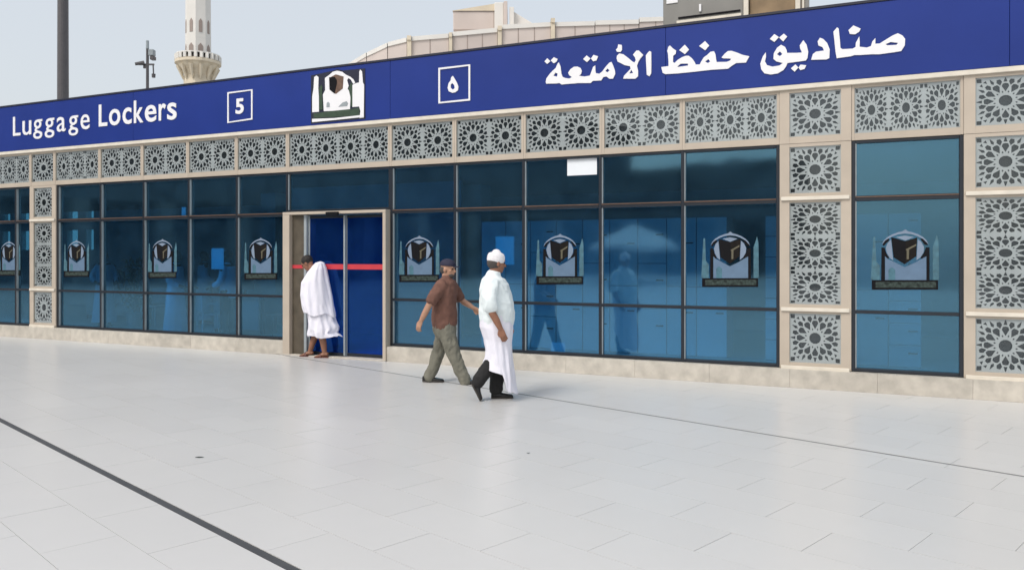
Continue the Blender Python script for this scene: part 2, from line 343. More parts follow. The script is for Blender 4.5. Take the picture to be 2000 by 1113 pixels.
def lattice_panel(s0, s1, z0, z1, fr=0.075, fz0=None, fz1=None, y=0.0, glass=True):
    fz0 = fr if fz0 is None else fz0; fz1 = fr if fz1 is None else fz1
    x0, x1, za, zb = s0 + fr, s1 - fr, z0 + fz0, z1 - fz1
    w, h = x1 - x0, zb - za
    P = 0.485
    nx = max(1, round(w / 0.455)) if w > 0.9 else max(1, round(w / P)); nz = max(1, round(h / P)); Px, Pz = w / nx, h / nz
    P = min(Px, Pz) if abs(Px - Pz) < 0.12 else P
    base = rosette_holes(1.0)
    holes = []
    m_ = 0.012
    for i in range(nx):
        for j in range(nz):
            cx, cz = x0 + (i + 0.5) * Px, za + (j + 0.5) * Pz
            for hp in base:
                mx_ = sum(x for x, z in hp) / len(hp); mz_ = sum(z for x, z in hp) / len(hp); sk = 1.0
                q = clip([(cx + (mx_ + (x - mx_) * sk) * Px, cz + (mz_ + (z - mz_) * sk) * Pz) for x, z in hp], x0 + m_, x1 - m_, za + m_, zb - m_)
                if len(q) > 2 and area(q) > 8e-5: holes.append(q)
    pn = flat('lattice_panel', [[(x0 - 0.01, za - 0.01), (x1 + 0.01, za - 0.01), (x1 + 0.01, zb + 0.01), (x0 - 0.01, zb + 0.01)]], 0.006, M['lattice'], bld, y + 0.018, holes)
    yf = y - 0.012
    boxes('panel_frame', M['beige'], pn, (s0 + 0.0015, x0, yf, y + 0.05, z0, z1), (x1, s1 - 0.0015, yf, y + 0.05, z0, z1),
          (x0 + 0.0005, x1 - 0.0005, yf + 0.003, y + 0.05, z0, za), (x0 + 0.0005, x1 - 0.0005, yf + 0.003, y + 0.05, zb, z1), bevel=0.0)
    boxes('backing_sheet', M['lattice_back'], pn, (x0 - 0.02, x1 + 0.02, y + 0.075, y + 0.08, za - 0.02, zb + 0.02))
    if glass: boxes('cover_glass', M['lattice_glass'], pn, (x0 + 0.001, x1 - 0.001, y + 0.006, y + 0.010, za + 0.001, zb - 0.001))
    return pn
# frieze
left_cols = [s_start + wA + (s_mid - s_start - wA) * i / 8 for i in range(9)]
fz = [s_start] + left_cols + [S(-75)] + [S(p) for p in (60, 107, 195, 278, 367, 462, 562, 762, 888, 1023, 1176, 1333, 1523, 1663, 1882)] + [sC1, sC1 + (sC0 - sB1), s_end - wB, s_end]
pillar_spans = [(s_start, s_start + wA), (s_mid, S(-75)), (sA0, sA1), (sB0, sB1), (sC0, sC1), (s_end - wB, s_end)]
for i in range(len(fz) - 1):
    s0, s1 = fz[i], fz[i+1]
    is_p = any(abs(s0 - a) < 0.06 and abs(s1 - b) < 0.06 for a, b in pillar_spans)
    lattice_panel(s0, s1, Z_GT + 0.005, Z_SB + 0.05, fr=(0.12 if is_p and s0 > sA1 else 0.035) if s1 - s0 > 0.3 else 0.05, fz0=0.085, fz1=0.15, y=-0.012 if is_p else 0.0)
# pillars below the frieze
for s0, s1 in pillar_spans:
    fr = 0.12 if s1 - s0 > 0.75 else 0.09
    z = [Z_PL, Z_LT, Z_UT, Z_GT]
    for za, zb in zip(z, z[1:]):
        lattice_panel(s0, s1, za + 0.002, zb, fr=fr, fz0=0.075, fz1=0.04, y=-0.012, glass=True)
        part('cross_rail', M['trim'], (s0 + 0.02, s1 - 0.02, -0.05, -0.026, za - 0.012, za + 0.035), bevel=0.003)
# glazing bays
def bay(cols, z_list=(Z_PL, Z_LT, Z_UT, Z_GT), skip_lower=()):
    for i, s in enumerate(cols):
        z0 = Z_PL
        part('mullion', M['frame'], (s - 0.021, s + 0.021, 0.0, 0.12, z0, Z_GT), bevel=0.003)
        part('gasket', M['edge'], (s + 0.022, s + 0.034, 0.012, 0.05, z0 + 0.01, Z_GT - 0.02), bevel=0)
    for i in range(len(cols) - 1):
        s0, s1 = cols[i] + 0.022, cols[i+1] - 0.022
        for za, zb in zip(z_list, z_list[1:]):
            pn = part('glass_pane', M['glass'], (s0, s1, 0.052, 0.060, za, zb), bevel=0)
            pass
        for k, zz in enumerate(z_list):
            h0, h1 = {0: (0.0, 0.04), 1: (-0.024, 0.018), 2: (-0.04, 0.024), 3: (-0.032, 0.0)}[k]
            part('transom', M['frame'], (s0 + 0.0005, s1 - 0.0005, 0.004, 0.115, zz + h0, zz + h1), bevel=0.003)
            if k == 2: part('transom_cap', M['brown'], (s0 + 0.001, s1 - 0.001, -0.004, 0.003, zz + 0.004, zz + 0.016), bevel=0)
def cl(pxs, a, b):
    c = [S(p) for p in pxs]; c[0] = a + 0.022; c[-1] = b - 0.022; return c
bay([left_cols[0] + 0.029] + left_cols[1:-1] + [left_cols[-1] - 0.029])
bay([S(-75) + 0.029, S(-25), S(30), sA0 - 0.029])
bay(cl(px_cols_left, sA1, S(562)))
bay(cl(px_cols_right, S(762), sB0))
bay([sB1 + 0.022, sC0 - 0.022])
bay([sC1 + 0.029, sC1 + (sC0 - sB1), s_end - wB - 0.029])
# overdoor pane and door
d0, d1 = S(562), S(762)
zdt = 2.345
part('glass_pane', M['glass'], (d0 + 0.03, d1 - 0.03, 0.052, 0.060, zdt + 0.06, Z_GT), bevel=0)
part('transom', M['frame'], (d0 + 0.0, d1, 0.004, 0.115, zdt + 0.047, zdt + 0.09), (d0, d1, 0.004, 0.115, Z_GT - 0.035, Z_GT), bevel=0.003)
part('mullion', M['frame'], (d1 - 0.029, d1 + 0.028, -0.002, 0.118, zdt + 0.091, Z_GT - 0.036), bevel=0.003)
x_l, x_r = S(575), S(756)
dfr = part('door_frame', M['beige'], (d0, x_l, -0.13, 0.2, 0, zdt), (x_r, d1, -0.13, 0.2, 0, zdt), (d0, d1, -0.132, 0.2, zdt + 0.001, zdt + 0.046), bevel=0.004)
boxes('jamb_panel', M['jamb'], dfr, (x_l + 0.001, S(598), -0.05, 0.18, 0.005, zdt - 0.005))
boxes('jamb_trim', M['edge'], dfr, (S(598) + 0.001, S(603), -0.06, 0.18, 0.005, zdt - 0.005))
boxes('door_sensor', M['black'], dfr, (S(648), S(672), -0.17, -0.133, zdt - 0.025, zdt + 0.03), bevel=0.006)
part('threshold', M['plinth'], (d0, d1, -0.14, 0.3, 0, 0.02))
mid = S(673.5)
for a, b, y in ((S(603) + 0.002, mid + 0.01, 0.0), (mid - 0.01, x_r - 0.002, 0.045)):
    lf = part('sliding_door', M['door_glass'], (a + 0.03, b - 0.03, y, y + 0.008, 0.07, zdt - 0.06), bevel=0)
    boxes('leaf_frame', M['edge'], lf, (a, a + 0.03, y - 0.012, y + 0.024, 0.03, zdt - 0.02), (b - 0.03, b, y - 0.012, y + 0.024, 0.03, zdt - 0.02), bevel=0.002)
    boxes('leaf_rail', M['frame'], lf, (a + 0.031, b - 0.031, y - 0.012, y + 0.024, 0.03, 0.075), (a + 0.031, b - 0.031, y - 0.012, y + 0.024, zdt - 0.065, zdt - 0.02), bevel=0.002)
    boxes('red_stripe', M['red'], lf, (a + 0.031, b - 0.031, y - 0.006, y - 0.002, 1.44, 1.525))
boxes('red_stripe', M['red'], dfr, (x_l + 0.004, S(598) - 0.004, -0.056, -0.051, 1.45, 1.51))
# shell
DEPTH = 7.5
part('side_wall', M['plinth'], (s_start - 0.2, s_start - 0.001, -0.02, DEPTH, 0, 4.55), bevel=0)
part('side_wall', M['plinth'], (s_end + 0.001, s_end + 0.2, -0.02, DEPTH, 0, 4.55), bevel=0)
part('interior_floor', M['int_floor'], (s_start, s_end, 0.17, DEPTH - 0.2, 0.0, 0.07), bevel=0)
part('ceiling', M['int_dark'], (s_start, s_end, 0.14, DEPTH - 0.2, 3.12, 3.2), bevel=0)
part('roof', M['roof'], (s_start, s_end, 0.16, DEPTH, 4.45, 4.6), bevel=0)
# back wall with window openings at the left
bw = []
wins = [(5, 20), (40, 59), (82, 104), (131, 152), (168, 183)]
D_ = 7.2
zr = [(pp(100, 488, D_)[1], pp(100, 450, D_)[1]), (pp(100, 428, D_)[1], pp(100, 392, D_)[1])]
edges = [s_start] + [S(p, D_) for w in wins for p in w] + [s_end]
for i in range(0, len(edges), 2): bw.append((edges[i], edges[i+1], D_, D_ + 0.2, 0.0, 3.3))
for i in range(1, len(edges) - 1, 2):
    bw += [(edges[i] + 0.0, edges[i+1], D_ + 0.001, D_ + 0.199, 0, zr[0][0]), (edges[i], edges[i+1], D_ + 0.001, D_ + 0.199, zr[0][1], zr[1][0]), (edges[i], edges[i+1], D_ + 0.001, D_ + 0.199, zr[1][1], 3.3)]
part('back_wall', M['int_wall'], *bw, bevel=0)
for i in range(1, len(edges) - 1, 2):
    for z0, z1 in zr: part('rear_window', M['clear_glass'], (edges[i], edges[i+1], D_ + 0.08, D_ + 0.09, z0, z1), bevel=0)
part('upper_back_wall', M['plinth'], (s_start, s_end, DEPTH - 0.098, DEPTH - 0.001, 3.31, 4.45), bevel=0)
# inner columns and a dark partition
for p in (520, 620, 910): part('inner_column', M['int_wall'], (S(p, 4.0), S(p, 4.0) + 0.45, 3.8, 4.25, 0.07, 3.12), bevel=0.01)
part('partition', M['int_wall'], (S(560, 3.0), S(900, 3.0), 3.0, 3.1, 0.07, 3.12), bevel=0)

# window emblems (stickers)
def conv(pts, ox, oy, sc, d, rs=0.0, rz=0.0):
    out = []
    for x, y in pts:
        s, z = pp(ox + x / sc, oy + y / sc, d); out.append((s - rs, z - rz))
    return out
EW = dict(
  arch=('emblem_black', 'black', [[(325,850),(330,345),(380,345),(405,430),(450,505),(430,520),(385,480),(385,850)], [(345,300),(385,240),(440,205),(455,230),(365,322)], [(1078,850),(1078,345),(1020,345),(990,430),(935,505),(950,520),(1030,480),(1030,850)], [(930,205),(975,210),(1050,285),(1045,310),(1000,300)]]),
  panel=('', 'pale', [[(387,850),(387,484),(432,524),(520,566),(690,650),(850,580),(948,524),(1028,484),(1028,850)]]),
  wing=('', 'pale2', [[(398,350),(430,270),(480,222),(512,545),(456,505),(415,430)], [(895,215),(950,260),(992,340),(985,420),(935,500),(874,545)]]),
  dome=('', 'pale2', [[(335,300),(365,240),(420,185),(500,140),(590,108),(660,92),(700,62),(740,92),(810,108),(900,140),(980,185),(1035,240),(1062,300),(1010,245),(960,205),(890,168),(800,138),(700,128),(600,138),(510,168),(440,205),(390,245)]]),
  cube=('', 'dark_brown', [[(485,190),(700,245),(885,190),(872,480),(690,605),(520,500)]]),
  cube_left=('', 'black', [[(481,186),(560,205),(705,250),(700,606),(518,502)]]),
  cube_top=('', 'pale2', [[(555,184),(700,160),(835,184),(700,238)]]),
  gold_band=('', 'gold', [[(705,375),(870,290),(870,318),(760,378),(757,525),(722,532),(722,392)]]),
  base=('', 'black', [[(180,851),(1210,851),(1210,1000),(180,1000)]]),
  script_band=('', 'olive', [[(240,878),(1180,878),(1180,968),(240,968)]]),
  small_arch=('', 'teal', [[(440,850),(440,690),(490,650),(545,690),(545,850)]]),
  minaret=('', 'teal', [[(165,848),(180,560),(205,180),(235,180),(250,560),(305,620),(305,848)], [(1128,848),(1128,330),(1165,230),(1190,140),(1215,230),(1220,330),(1225,848)]]),
)
names_ = dict(arch=['arch_side', 'arch_curve', 'arch_side', 'arch_curve'])
lay = dict(arch=1, panel=0, wing=0.5, dome=0, cube=2, cube_left=3, cube_top=4, gold_band=4, base=1, script_band=2, small_arch=1, minaret=0)
meshes = []
for p in (18, 150, 318, 510, 820, 1095, 1428, 1770):
    s = S(p, 0.042); par = None
    if not meshes:
        rs = S(1770, 0.042)
        for k in ['panel', 'arch', 'wing', 'dome', 'cube', 'cube_left', 'cube_top', 'gold_band', 'base', 'script_band', 'small_arch', 'minaret']:
            for i, poly in enumerate(EW[k][2]):
                nm = 'window_emblem' if k == 'panel' else names_.get(k, [k] * 4)[i]
                o = flat(nm, [conv(poly, 1680, 440, 7.95, 0.042, rs, 0)], 0.0012, M[EW[k][1]], None, 0.046 - 0.0018 * lay[k])
                meshes.append((nm, o.data)); bpy.data.objects.remove(o)
    for nm, me in meshes:
        o = link(nm, me, par)
        if nm == 'window_emblem': par = o; o.parent = bld; o.location = (s, 0, 0)

# ------------------------------------------------------------------ blue fascia sign
sign = empty('fascia_sign', W(0, -0.06), TH, 'long blue Luggage Lockers sign band along the roof edge with white lettering', 'sign')
DS = -0.06
seams = [s_start - 0.25, S(260, DS), S(762, DS), S(1300, DS), S(1972, DS), s_end + 0.25]
for a, b in zip(seams, seams[1:]):
    boxes('sign_panel', M['blue'], sign, (a + 0.002, b - 0.002, 0, 0.2, Z_SB, Z_ST), bevel=0.003)
boxes('coping', M['coping'], sign, (seams[0], seams[-1], -0.012, 0.26, Z_ST + 0.001, Z_ST + 0.035), bevel=0.003)
boxes('bottom_trim', M['trim'], sign, (seams[0], seams[-1], 0.004, 0.2, Z_SB - 0.06, Z_SB - 0.001), bevel=0.003)
def letter_mesh(name, polys, holes=(), parent=sign, m='white', y=-0.014, t=0.012):
    return flat(name, polys, t, M[m], parent, y, holes)
# latin letters from the built-in font, one object per letter, fitted to their place on the band
def font_poly(ch, x0p, x1p, ytop, ybot, name='letter', bold=0.0):
    cu = bpy.data.curves.new('t', 'FONT'); cu.body = ch; cu.extrude = 0.006; cu.offset = bold; cu.resolution_u = 4
    tmp = bpy.data.objects.new('tmp', cu); col.objects.link(tmp)
    dg = bpy.context.evaluated_depsgraph_get(); me = bpy.data.meshes.new_from_object(tmp.evaluated_get(dg))
    bpy.data.objects.remove(tmp)
    xs = [v.co.x for v in me.vertices]; ys = [v.co.y for v in me.vertices]
    xa, xb, ya, yb = min(xs), max(xs), min(ys), max(ys)
    s0, s1 = S(x0p, DS), S(x1p, DS); xm = (x0p + x1p) / 2; z1 = pp(xm, ytop, DS)[1]; z0 = pp(xm, ybot, DS)[1]
    for v in me.vertices:
        v.co = Vector((s0 + (v.co.x - xa) / (xb - xa) * (s1 - s0), -0.008 - v.co.z, z0 + (v.co.y - ya) / (yb - ya) * (z1 - z0)))
    me.materials.clear(); me.materials.append(M['white'])
    return link(name, me, sign)
def base(x): return 267.5 - 0.158 * (x - 25) if x < 180 else 250 - 0.1 * (x - 195)
Lz = 0.035
def zx(px, py): return pp(px, py, DS)[1]
# baselines: constant height on the band
zb = zx(28, 266); cap = zx(28, 229) - zb; xh = cap * 0.73; desc = cap * 0.27
txt = [('L', 26.5, 41), ('u', 45, 62), ('g', 66, 83.5), ('g', 88.5, 107), ('a', 112, 129), ('g', 135, 153.5), ('e', 158.5, 176),
       ('L', 194, 210.5), ('o', 214, 236), ('c', 240.5, 258), ('k', 262.5, 281), ('e', 284, 306.5), ('r', 311, 325), ('s', 327.5, 346)]
def zpy(px, z): # inverse: py of height z at px on sign plane
    s, _ = pp(px, 501, DS); Y = P0.y + s*A.y + DS*B.y; return HOR - (z - EYE) * F / Y
def add_letter(ch, a, b):
    m_ = (a + b) / 2
    k = 1.0 + 0.08 * (m_ > 190)
    z0 = zb + (0.02 if m_ > 190 else 0.0); z1 = z0 + (cap * k if ch in 'Lk' else xh * k)
    if ch == 'g': z0 -= desc * k
    if ch in 'ueoacs' : z0 -= 0.006
    font_poly(ch, a, b, zpy(m_, z1), zpy(m_, z0), bold=0.004 if m_ < 190 else 0.014)
for t in txt: add_letter(*t)
def num_box(x0, x1, yl0, yl1, yr0, yr1, t):
    o = [pp(x0, yl0, DS), pp(x1, yr0, DS), pp(x1, yr1, DS), pp(x0, yl1, DS)]
    ty = t
    i = [pp(x0 + t, yl0 + ty, DS), pp(x1 - t, yr0 + ty, DS), pp(x1 - t, yr1 - ty, DS), pp(x0 + t, yl1 - ty, DS)]
    return letter_mesh('number_frame', [o], [i], m='white')
num_box(445, 494, 181, 241, 175, 234, 2.6)
font_poly('5', 461, 477, 193, 223, name='numeral', bold=0.03)
num_box(857, 919, 133.5, 203, 126.5, 197, 3.2)
def cv(pts, ox, oy, sc): return conv(pts, ox, oy, sc, DS)
letter_mesh('numeral', [cv([(885,149),(889,155),(893,162),(896,170),(895,177),(890,181),(884,182),(877,179),(875,172),(877,163),(881,158),(882,152)], 0, 0, 1)],
            [cv([(884,163),(888,167),(889,173),(885,176),(881,172),(881,166)], 0, 0, 1)])
Aq = (1055, 75, 8.6957); Bq = (1280, 65, 10.0); Cq = (1470, 40, 6.4516)
def ar(q, outs, holes=()):
    letter_mesh('arabic_letters' if len(outs[0]) > 8 else 'letter_dot', [cv(o, *q) for o in outs], [cv(h, *q) for h in holes])
ar(Aq, [[(80,400),(125,345),(178,395),(125,442)]]); ar(Aq, [[(185,382),(238,328),(302,358),(282,402),(235,432)]])
ar(Aq, [[(100,750),(110,690),(160,620),(215,560),(270,510),(300,440),(320,415),(350,480),(365,600),(385,660),(430,680),(500,690),(545,665),(500,635),(480,592),(520,530),(580,490),(640,487),(690,510),(712,560),(700,610),(665,643),(760,655),(850,640),(880,560),(905,490),(940,468),(942,540),(950,598),(1010,608),(1060,570),(1110,500),(1180,420),(1215,408),(1245,470),(1275,560),(1280,610),(1240,692),(1180,692),(1130,655),(1080,662),(1040,722),(900,728),(860,765),(640,766),(600,772),(500,778),(370,790),(330,765),(280,772),(110,776)]],
   [[(228,642),(265,590),(302,606),(292,658)], [(1112,562),(1145,520),(1184,550),(1150,584)]])
ar(Aq, [[(735,360),(795,298),(860,350),(800,412)]]); ar(Aq, [[(868,350),(912,288),(987,312),(960,382),(905,397)]])
ar(Aq, [[(1290,200),(1320,170),(1330,110),(1390,120),(1395,200),(1370,240),(1310,236)]])
ar(Aq, [[(1310,300),(1350,265),(1420,280),(1500,340),(1570,400),(1605,418),(1628,380),(1615,330),(1580,285),(1640,215),(1680,215),(1755,290),(1705,350),(1675,400),(1648,470),(1667,560),(1667,650),(1620,692),(1415,692),(1430,640),(1480,590),(1542,522),(1530,480),(1440,462),(1380,432),(1320,402),(1303,350)]],
   [[(1518,602),(1555,540),(1582,598)]])
ar(Aq, [[(1798,300),(1825,260),(1860,222),(1890,235),(1892,420),(1890,600),(1860,652),(1815,625),(1806,450)]])
ar(Bq, [[(120,670),(190,660),(262,650),(262,560),(250,400),(235,360),(255,280),(290,248),(340,300),(412,350),(400,410),(352,450),(347,570),(382,588),(440,530),(520,480),(600,450),(660,450),(720,500),(765,560),(792,620),(870,618),(900,560),(950,480),(1020,430),(1080,372),(1150,362),(1177,420),(1190,520),(1200,572),(1400,568),(1468,540),(1480,505),(1400,500),(1330,500),(1296,482),(1360,408),(1420,358),(1490,353),(1600,388),(1700,430),(1838,460),(1772,582),(1580,592),(1500,642),(1420,702),(1100,722),(750,762),(450,792),(200,807),(148,782)]],
   [[(436,655),(500,602),(645,602),(640,640),(440,668)], [(975,560),(1040,515),(1075,562),(1030,592)]])
ar(Bq, [[(470,340),(580,233),(662,330),(580,417)]]); ar(Bq, [[(858,260),(975,163),(1057,250),(975,342)]])
ar(Cq, [[(1018,150),(1065,93),(1085,110),(1100,250),(1107,350),(1130,368),(1260,362),(1298,340),(1300,290),(1345,208),(1350,280),(1348,338),(1440,348),(1490,330),(1510,270),(1547,228),(1547,300),(1600,298),(1680,248),(1760,198),(1830,168),(1890,198),(1922,240),(1917,320),(1872,392),(1780,407),(1600,432),(1500,432),(1350,442),(1280,442),(1240,457),(1060,482),(1045,400),(1030,250)]],
   [[(1672,306),(1740,278),(1834,290),(1812,314),(1700,320)]])
ar(Cq, [[(1208,130),(1270,70),(1362,110),(1342,150),(1290,182),(1225,177)]])
ar(Cq, [[(820,270),(850,225),(890,240),(940,290),(972,370),(967,480),(930,497),(738,502),(760,430),(800,400),(900,385),(880,342),(830,322)]])
ar(Cq, [[(435,415),(560,415),(622,410),(600,360),(595,320),(640,255),(680,310),(702,400),(692,480),(670,512),(440,542),(425,580),(390,630),(320,672),(230,687),(150,672),(110,622),(98,550),(130,460),(167,408),(170,460),(157,520),(182,568),(250,588),(340,574),(382,542),(300,522),(263,490),(268,420),(310,350),(360,313),(410,340),(430,380)]],
   [[(308,432),(345,396),(376,430),(345,456)]])
ar(Cq, [[(218,240),(275,178),(332,217),(275,278)]]); ar(Cq, [[(335,222),(395,173),(437,210),(385,272)]])
ar(Cq, [[(483,610),(540,560),(578,598),(530,652)]]); ar(Cq, [[(580,602),(602,563),(677,570),(655,617),(602,632)]])
# sign emblem
Eq = (590, 125, 9.273)
def em(name, polys, m, y, parent, holes=()):
    return flat(name, [cv(p, *Eq) for p in polys], 0.003, M[m], parent, y, [cv(h, *Eq) for h in holes])
def ems(name, polys, m, y, parent):
    for p in polys: em(name, [p], m, y, parent)
e0 = em('emblem', [[(165,215),(560,130),(640,100),(740,125),(1145,85),(1150,1000),(165,1090)]], 'navy', -0.006, sign)
ems('white_tower', [[(190,880),(190,600),(215,440),(225,245),(265,215),(305,245),(300,440),(310,600),(312,870)], [(918,785),(918,385),(980,355),(1038,340),(1042,145),(1060,108),(1092,140),(1108,340),(1130,385),(1122,975),(1045,985),(1062,860),(1040,775)]], 'white', -0.010, e0)
em('dome', [[(400,862),(383,560),(425,480),(420,260),(500,205),(560,150),(640,128),(730,148),(800,200),(880,238),(940,288),(970,350),(932,368),(890,290),(845,262),(822,300),(850,400),(830,460),(872,500),(884,600),(872,842)]], 'white', -0.010, e0)
em('cube', [[(505,255),(620,195),(760,235),(745,450),(620,550),(512,470)]], 'brown', -0.014, e0)
em('cube_left', [[(500,252),(600,240),(640,300),(640,360),(600,545),(508,470)]], 'black', -0.018, e0)
ems('side_arch', [[(315,835),(318,440),(362,380),(378,430),(372,560),(384,830)], [(848,450),(900,340),(917,400),(917,772),(888,775),(884,600)]], 'green', -0.014, e0)
em('base_band', [[(215,905),(540,858),(900,822),(1045,800),(1052,932),(700,962),(215,985)]], 'green', -0.014, e0)
em('lower_line', [[(190,1000),(600,985),(1125,925),(1128,965),(600,1020),(190,1060)]], 'white', -0.014, e0)
ems('curl', [[(665,782),(740,705),(815,680),(842,720),(822,770),(740,775)], [(450,790),(455,715),(480,690),(505,715),(508,785)]], 'edge', -0.014, e0)

# ------------------------------------------------------------------ things behind the glass
def in_thing(name, px, d, label, cat, group=None, z=0.07, rot=0.0):
    return empty(name, W(S(px, d), d, z), TH + rot, label, cat, group)
ORD = ['first','second','third','fourth','fifth','sixth','seventh','eighth','ninth','tenth','eleventh','twelfth','thirteenth','fourteenth']
LD = 2.0
def locker_run(pa, pb, where, rows_by):
    sa, sb = S(pa, LD), S(pb, LD); n = round((sb - sa) / 0.47); w = (sb - sa) / n
    H = 2.2
    for i in range(n):
        t = empty('locker_column', W(sa + i * w, LD, 0.07), TH, 'pale blue locker column behind the glass, %s from the left of the %s' % (ORD[i], where), 'lockers', 'locker columns inside the building')
        rows = rows_by[i % len(rows_by)]
        boxes('locker_body', M['locker_body'], t, (0.003, w - 0.003, 0.02, 0.55, 0, H), bevel=0.003)
        hh = H / rows
        for r in range(rows):
            dr = boxes('locker_door', M['locker'], t, (0.008, w - 0.008, 0, 0.018, r*hh + 0.008, (r+1)*hh - 0.006), bevel=0.002)
            boxes('handle', M['handle'], dr, (w - 0.17, w - 0.05, -0.015, -0.001, (r+0.62)*hh, (r+0.62)*hh + 0.022))
locker_run(940, 1420, 'long bank', [2, 2, 4, 2, 3, 2, 3])
locker_run(1494, 1800, 'right hand bank', [7, 3, 3, 2])
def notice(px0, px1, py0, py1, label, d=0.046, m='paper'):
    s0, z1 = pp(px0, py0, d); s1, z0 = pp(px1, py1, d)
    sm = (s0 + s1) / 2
    o = boxes('notice_or_reflection', M[m], None, (s0 - sm, s1 - sm, -0.002, 0, 0, z1 - z0)); o.location = W(sm, d, z0); o.rotation_euler = (0, 0, TH)
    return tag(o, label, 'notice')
notice(1108, 1166, 309, 341, 'white sheet standing for a bright reflection at the top of the glass below the fascia')  # solid white sheet drawn in place of a bright reflection on the pane
notice(968, 1004, 462, 517, 'pale blue notice sheet on the glass behind the man in the white cap', d=0.075)
notice(413, 437, 485, 526, 'pale notice sheet on the glass left of the door', d=0.075)
notice(355, 363, 405, 427, 'tiny white tag on the upper left glass', d=0.075)
notice(1076, 1104, 668, 690, 'small pale sheet low on the glass between two emblems', d=0.075)
def desk(px, d, w, label):
    t = in_thing('service_desk', px, d, label, 'desk')
    boxes('desk_top', M['desk'], t, (-w/2, w/2, -0.3, 0.3, 0.72, 0.76), bevel=0.004); boxes('front_panel', M['desk'], t, (-w/2 + 0.05, w/2 - 0.05, -0.25, -0.22, 0.1, 0.719))
    for x in (-w/2 + 0.02, w/2 - 0.05): boxes('leg', M['frame'], t, (x, x + 0.03, -0.2, 0.25, 0, 0.719))
    mo = boxes('monitor', M['screen'], t, (-0.24, 0.24, 0.0, 0.03, 0.90, 1.2), bevel=0.004); boxes('stand', M['screen'], mo, (-0.03, 0.03, 0.005, 0.025, 0.775, 0.899), (-0.1, 0.1, -0.06, 0.09, 0.761, 0.774))
desk(478, 2.0, 1.3, 'grey service desk with a dark monitor left of the door')
desk(230, 3.6, 1.8, 'long grey service desk deep behind the left windows')
def chair(px, d, rot, m, label):
    t = in_thing('plastic_chair', px, d, label, 'chair', rot=rot)
    boxes('seat', M[m], t, (-0.22, 0.22, -0.22, 0.2, 0.43, 0.46), bevel=0.008); boxes('backrest', M[m], t, (-0.21, 0.21, 0.2, 0.23, 0.5, 0.85), bevel=0.008)
    for x in (-0.2, 0.2):
        for y in (-0.2, 0.21):
            bm = bmesh.new(); cyl(bm, (x*0.9, y*0.9, 0.43 if y < 0 else 0.55), (x*1.1, y*1.1, 0), 0.016, 0.013, 8); finish(bm, 'leg', M[m], t)
        boxes('armrest', M[m], t, (x - 0.02, x + 0.02, -0.18, 0.2, 0.64, 0.66))
chair(412, 1.2, R(150), 'chair', 'white plastic chair behind the glass left of the door')
chair(300, 2.6, R(10), 'chair', 'white plastic chair deeper inside behind the left windows')
chair(545, 1.5, R(200), 'frame', 'dark chair close to the door behind the glass')
def plant(px, d, h, label):
    t = in_thing('potted_plant', px, d, label, 'plant')
    bm = bmesh.new(); lathe(bm, [(0.13, 0), (0.18, 0.32), (0.165, 0.32)], 14); finish(bm, 'pot', M['desk'], t)
    bm = bmesh.new()
    for k in range(240):
        an = random.uniform(0, 6.28); el = random.uniform(0.2, 1.4); r = random.uniform(0.1, 0.42)
        c = Vector((math.cos(an)*math.cos(el)*r, math.sin(an)*math.cos(el)*r, 0.4 + random.random()*h*0.8))
        u = Vector((random.uniform(-1,1), random.uniform(-1,1), random.uniform(-0.4,1))).normalized(); v = u.orthogonal().normalized()
        q = [c - u*0.07, c + v*0.025, c + u*0.09, c - v*0.025]; bm.faces.new([bm.verts.new(x) for x in q])
    tag(finish(bm, 'foliage', M['shrub'], t), kind='stuff')
    bm = bmesh.new(); cyl(bm, (0,0,0.3), (0.02,0,0.3+h*0.7), 0.02, 0.01, 8); finish(bm, 'stem', M['brown'], t)
plant(262, 2.2, 1.4, 'tall dark green potted plant inside behind the left windows')

# ------------------------------------------------------------------ background: mast, camera pole, minaret, pale building, roof cabin
def at(px, D, z=0): return Vector(((px - 1000) / F * D, D, z))
def zat(py, D): return EYE + (HOR - py) * D / F
D = 32
m_ = empty('light_mast', at(123, D), 0, 'tall thick dark grey mast rising behind the left end of the blue sign', 'mast')
r0 = 10.2 / F * D
bm = bmesh.new(); cyl(bm, (0,0,0.5), (0,0,18), r0*1.12, r0*0.86, 20); finish(bm, 'pole', M['mast'], m_, smooth=False)
bm = bmesh.new(); lathe(bm, [(0.4,0),(0.4,0.12),(0.26,0.5),(0.22,0.5)], 16); finish(bm, 'base', M['mast'], m_)
hd = bmesh.new(); box(hd, -0.8, 0.8, -0.12, 0.12, 18, 18.15); hd = finish(hd, 'crossarm', M['mast'], m_)
for x in (-0.7, 0, 0.7): boxes('floodlight', M['edge'], hd, (x - 0.2, x + 0.2, -0.4, -0.15, 17.7, 18.1), bevel=0.02)
D = 30; k = D / F
m_ = empty('camera_pole', at(288, D), 0, 'slim grey pole with cameras and small floodlights left of the minaret', 'pole')
bm = bmesh.new(); cyl(bm, (0,0,0), (0,0,zat(92,D)), 4.2*k, 2.6*k, 12); finish(bm, 'pole', M['mast'], m_)
bm = bmesh.new(); cyl(bm, (0,0,zat(96,D)), (0,0,zat(80,D)), 3.0*k, 2.8*k, 10); finish(bm, 'antenna', M['edge'], m_)
boxes('bracket', M['mast'], m_, (-16*k, 13*k, -0.03, 0.03, zat(128,D), zat(125,D)))
bm = bmesh.new(); cyl(bm, (-21*k, -0.12, zat(127,D)), (-5*k, -0.05, zat(123.5,D)), 3.0*k, 4.0*k, 10); cm = finish(bm, 'camera', M['mast'], m_)
boxes('camera_arm', M['mast'], cm, (-8*k, -4*k, -0.02, 0.04, zat(134,D), zat(127,D)))
boxes('floodlight', M['edge'], m_, (4*k, 14*k, -0.12, 0.1, zat(110,D), zat(98,D)), bevel=0.015)
